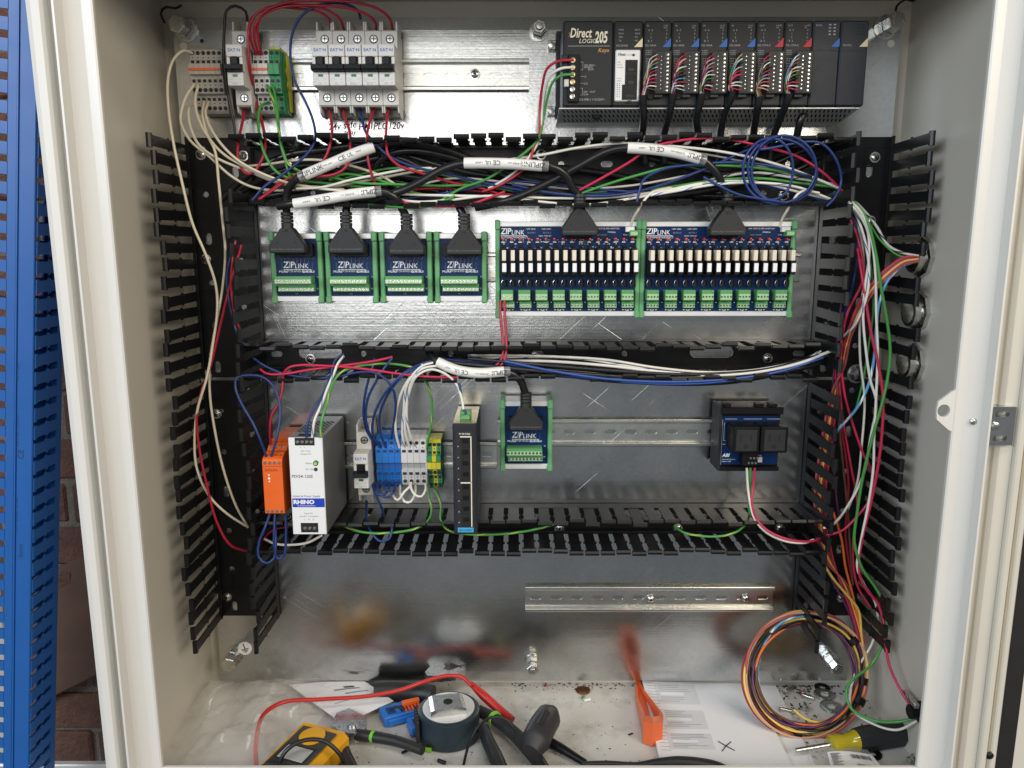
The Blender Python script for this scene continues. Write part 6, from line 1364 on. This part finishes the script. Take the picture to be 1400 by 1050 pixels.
small_screw('small screw at the left inside the coil',1078,946,.6); small_screw('small screw in the middle of the coil floor',1105,956,-.7); small_screw('upright small screw near the yellow wire end',1101,969,1.3); small_screw('small screw left of the yellow wire end',1074,974,-.3); small_screw('small screw near the front right corner of the floor',1246,1040,.9)
p = fl(797,945); tag(MB().lathe([(8,0),(9.6,.3),(9.6,1.5),(8.8,1.7)],(0,0,0),'v',24).build('coin','copper',None,(p[0],ZB,p[2]),smooth=40),'copper coin lying on the cabinet floor','coin')
for nm,lab,cat,m_,px,py,l_,r_,ang in (('white_plug','short white plastic peg near the copper coin','peg','chalk',803,959,9,1.9,.3),('red_clipping','red wire clipping near the bottom stud','clipping','red_wire',745,938,6,1.3,1.3),('green_clipping','green wire clipping beside the coin','clipping','green_wire',797,954,7,1.2,.9),
    ('red_clipping','red wire clipping in front of the multimeter','clipping','red_wire',496,1000,7,2.0,.1),('red_clipping','red clipping inside the coil of wires','clipping','red_wire',1097,948,8,1.6,-.4),('dark_clipping','small black clipping in the middle of the floor','clipping','black_wire',862,1005,6,1.0,.5),
    ('green_clipping','pale green clipping in front of the tape measure','clipping','handle_green',585,1028,9,2.6,-.2),('dark_clipping','dark blue clipping at the front of the floor','clipping','navy_plastic',604,1044,10,2.2,-.5),('dark_clipping','thin black clipping left of the tape measure','clipping','black_wire',560,1026,22,1.6,.75)):
    t = tag(MB().tube([(-l_/2,r_,0),(0,r_+.2,.3),(l_/2,r_,0)],r_,8).build(nm,m_,None,(fl(px,py)[0],ZB,fl(px,py)[2]),smooth=60),lab,cat); t.rotation_euler = (0,0,ang)
# drill swarf and dust crumbs on the floor: uncountable
m_ = MB(); rnd = random.Random(11)
def crumb(px,py,s):
    p = fl(px,py); a = rnd.uniform(0,6.3); l_ = s*rnd.uniform(.6,2.2); w_ = s*rnd.uniform(.3,.8); c_,s_ = math.cos(a),math.sin(a)
    q = [(-l_,-w_),(l_,-w_*.6),(l_*.8,w_),(-l_*.7,w_*.7)]
    pts = [(p[0]+x*c_-y*s_, p[2]+x*s_+y*c_) for x,y in q]
    m_.add([(x,ZB-.2,z) for x,z in pts]+[(x,ZB+s*.5,z) for x,z in pts],[(4,5,6,7)[::-1],(0,1,5,4),(1,2,6,5),(2,3,7,6),(3,0,4,7)])
for _ in range(420): crumb(1040+abs(rnd.gauss(0,1))*75, 938+rnd.random()**2*110, rnd.uniform(.4,1.5))
for _ in range(160): crumb(rnd.uniform(700,1010), 934+abs(rnd.gauss(0,4)), rnd.uniform(.3,1.2))
for _ in range(220): crumb(rnd.uniform(450,900), rnd.uniform(936,1050), rnd.uniform(.25,.75))
o = m_.build('swarf','debris_dark'); o['kind'] = 'stuff'; o['label'] = 'black drill swarf and dust scattered on the cabinet floor'; o['category'] = 'debris'
for o in list(bpy.data.objects):
    if o.type == 'MESH' and not o.data.materials: print('no material', o.name)

# sort small pieces under the part that carries them (thing > part > sub-part)
RULES = {'lettering':('front_plate','face_plate','circuit_board','housing','cover','plug','disc'), 'silkscreen':('circuit_board',), 'traces':('circuit_board',), 'logo_rule':('circuit_board','housing'), 'led':('circuit_board',),
 'resistor_chip':('circuit_board',), 'jumper_pins':('circuit_board',), 'terminal_screw':('wire_terminal','terminal_block','front_plate','housing'), 'port':('face_plate',), 'port_bezel':('face_plate',), 'port_frame':('face_plate',), 'port_opening':('face_plate',),
 'status_led':('face_plate','front_plate','housing'), 'model_label':('face_plate',), 'blank_label':('circuit_board',), 'brand_band':('front_plate',), 'adjuster':('front_plate',), 'adjuster_well':('front_plate',), 'adjust_arrow':('front_plate',), 'output_terminal':('front_plate',), 'input_terminal':('front_plate',),
 'vent_holes':('case',), 'dimples':('plug',), 'wiring_diagram':('housing',), 'terminal_legend':('housing',), 'logo_arrow':('housing',), 'corner_triangle':('housing',), 'screws':('terminal_block',), 'test_points':('terminal_block',), 'wire_well':('terminal_block',),
 'earth_symbol':('disc',), 'display':('face',), 'display_bezel':('face',), 'key_row':('face',), 'tilt_knob':('face',), 'lead_plug':('face',), 'hub_hole':('core_disc',), 'clear_end':('label_sleeve',), 'indicator_windows':('housing',)}
ID = Matrix.Identity(4)
for t in [o for o in bpy.data.objects if o.parent is None and o.get('label')]:
    kids = list(t.children); by = {}
    for c_ in kids: by.setdefault(c_.name.split('.')[0], c_)
    for c_ in kids:
        if c_.children: continue
        for tgt in RULES.get(c_.name.split('.')[0], ()):
            d_ = by.get(tgt)
            if d_ is not None and d_ is not c_ and d_.matrix_local == ID: c_.parent = d_; break
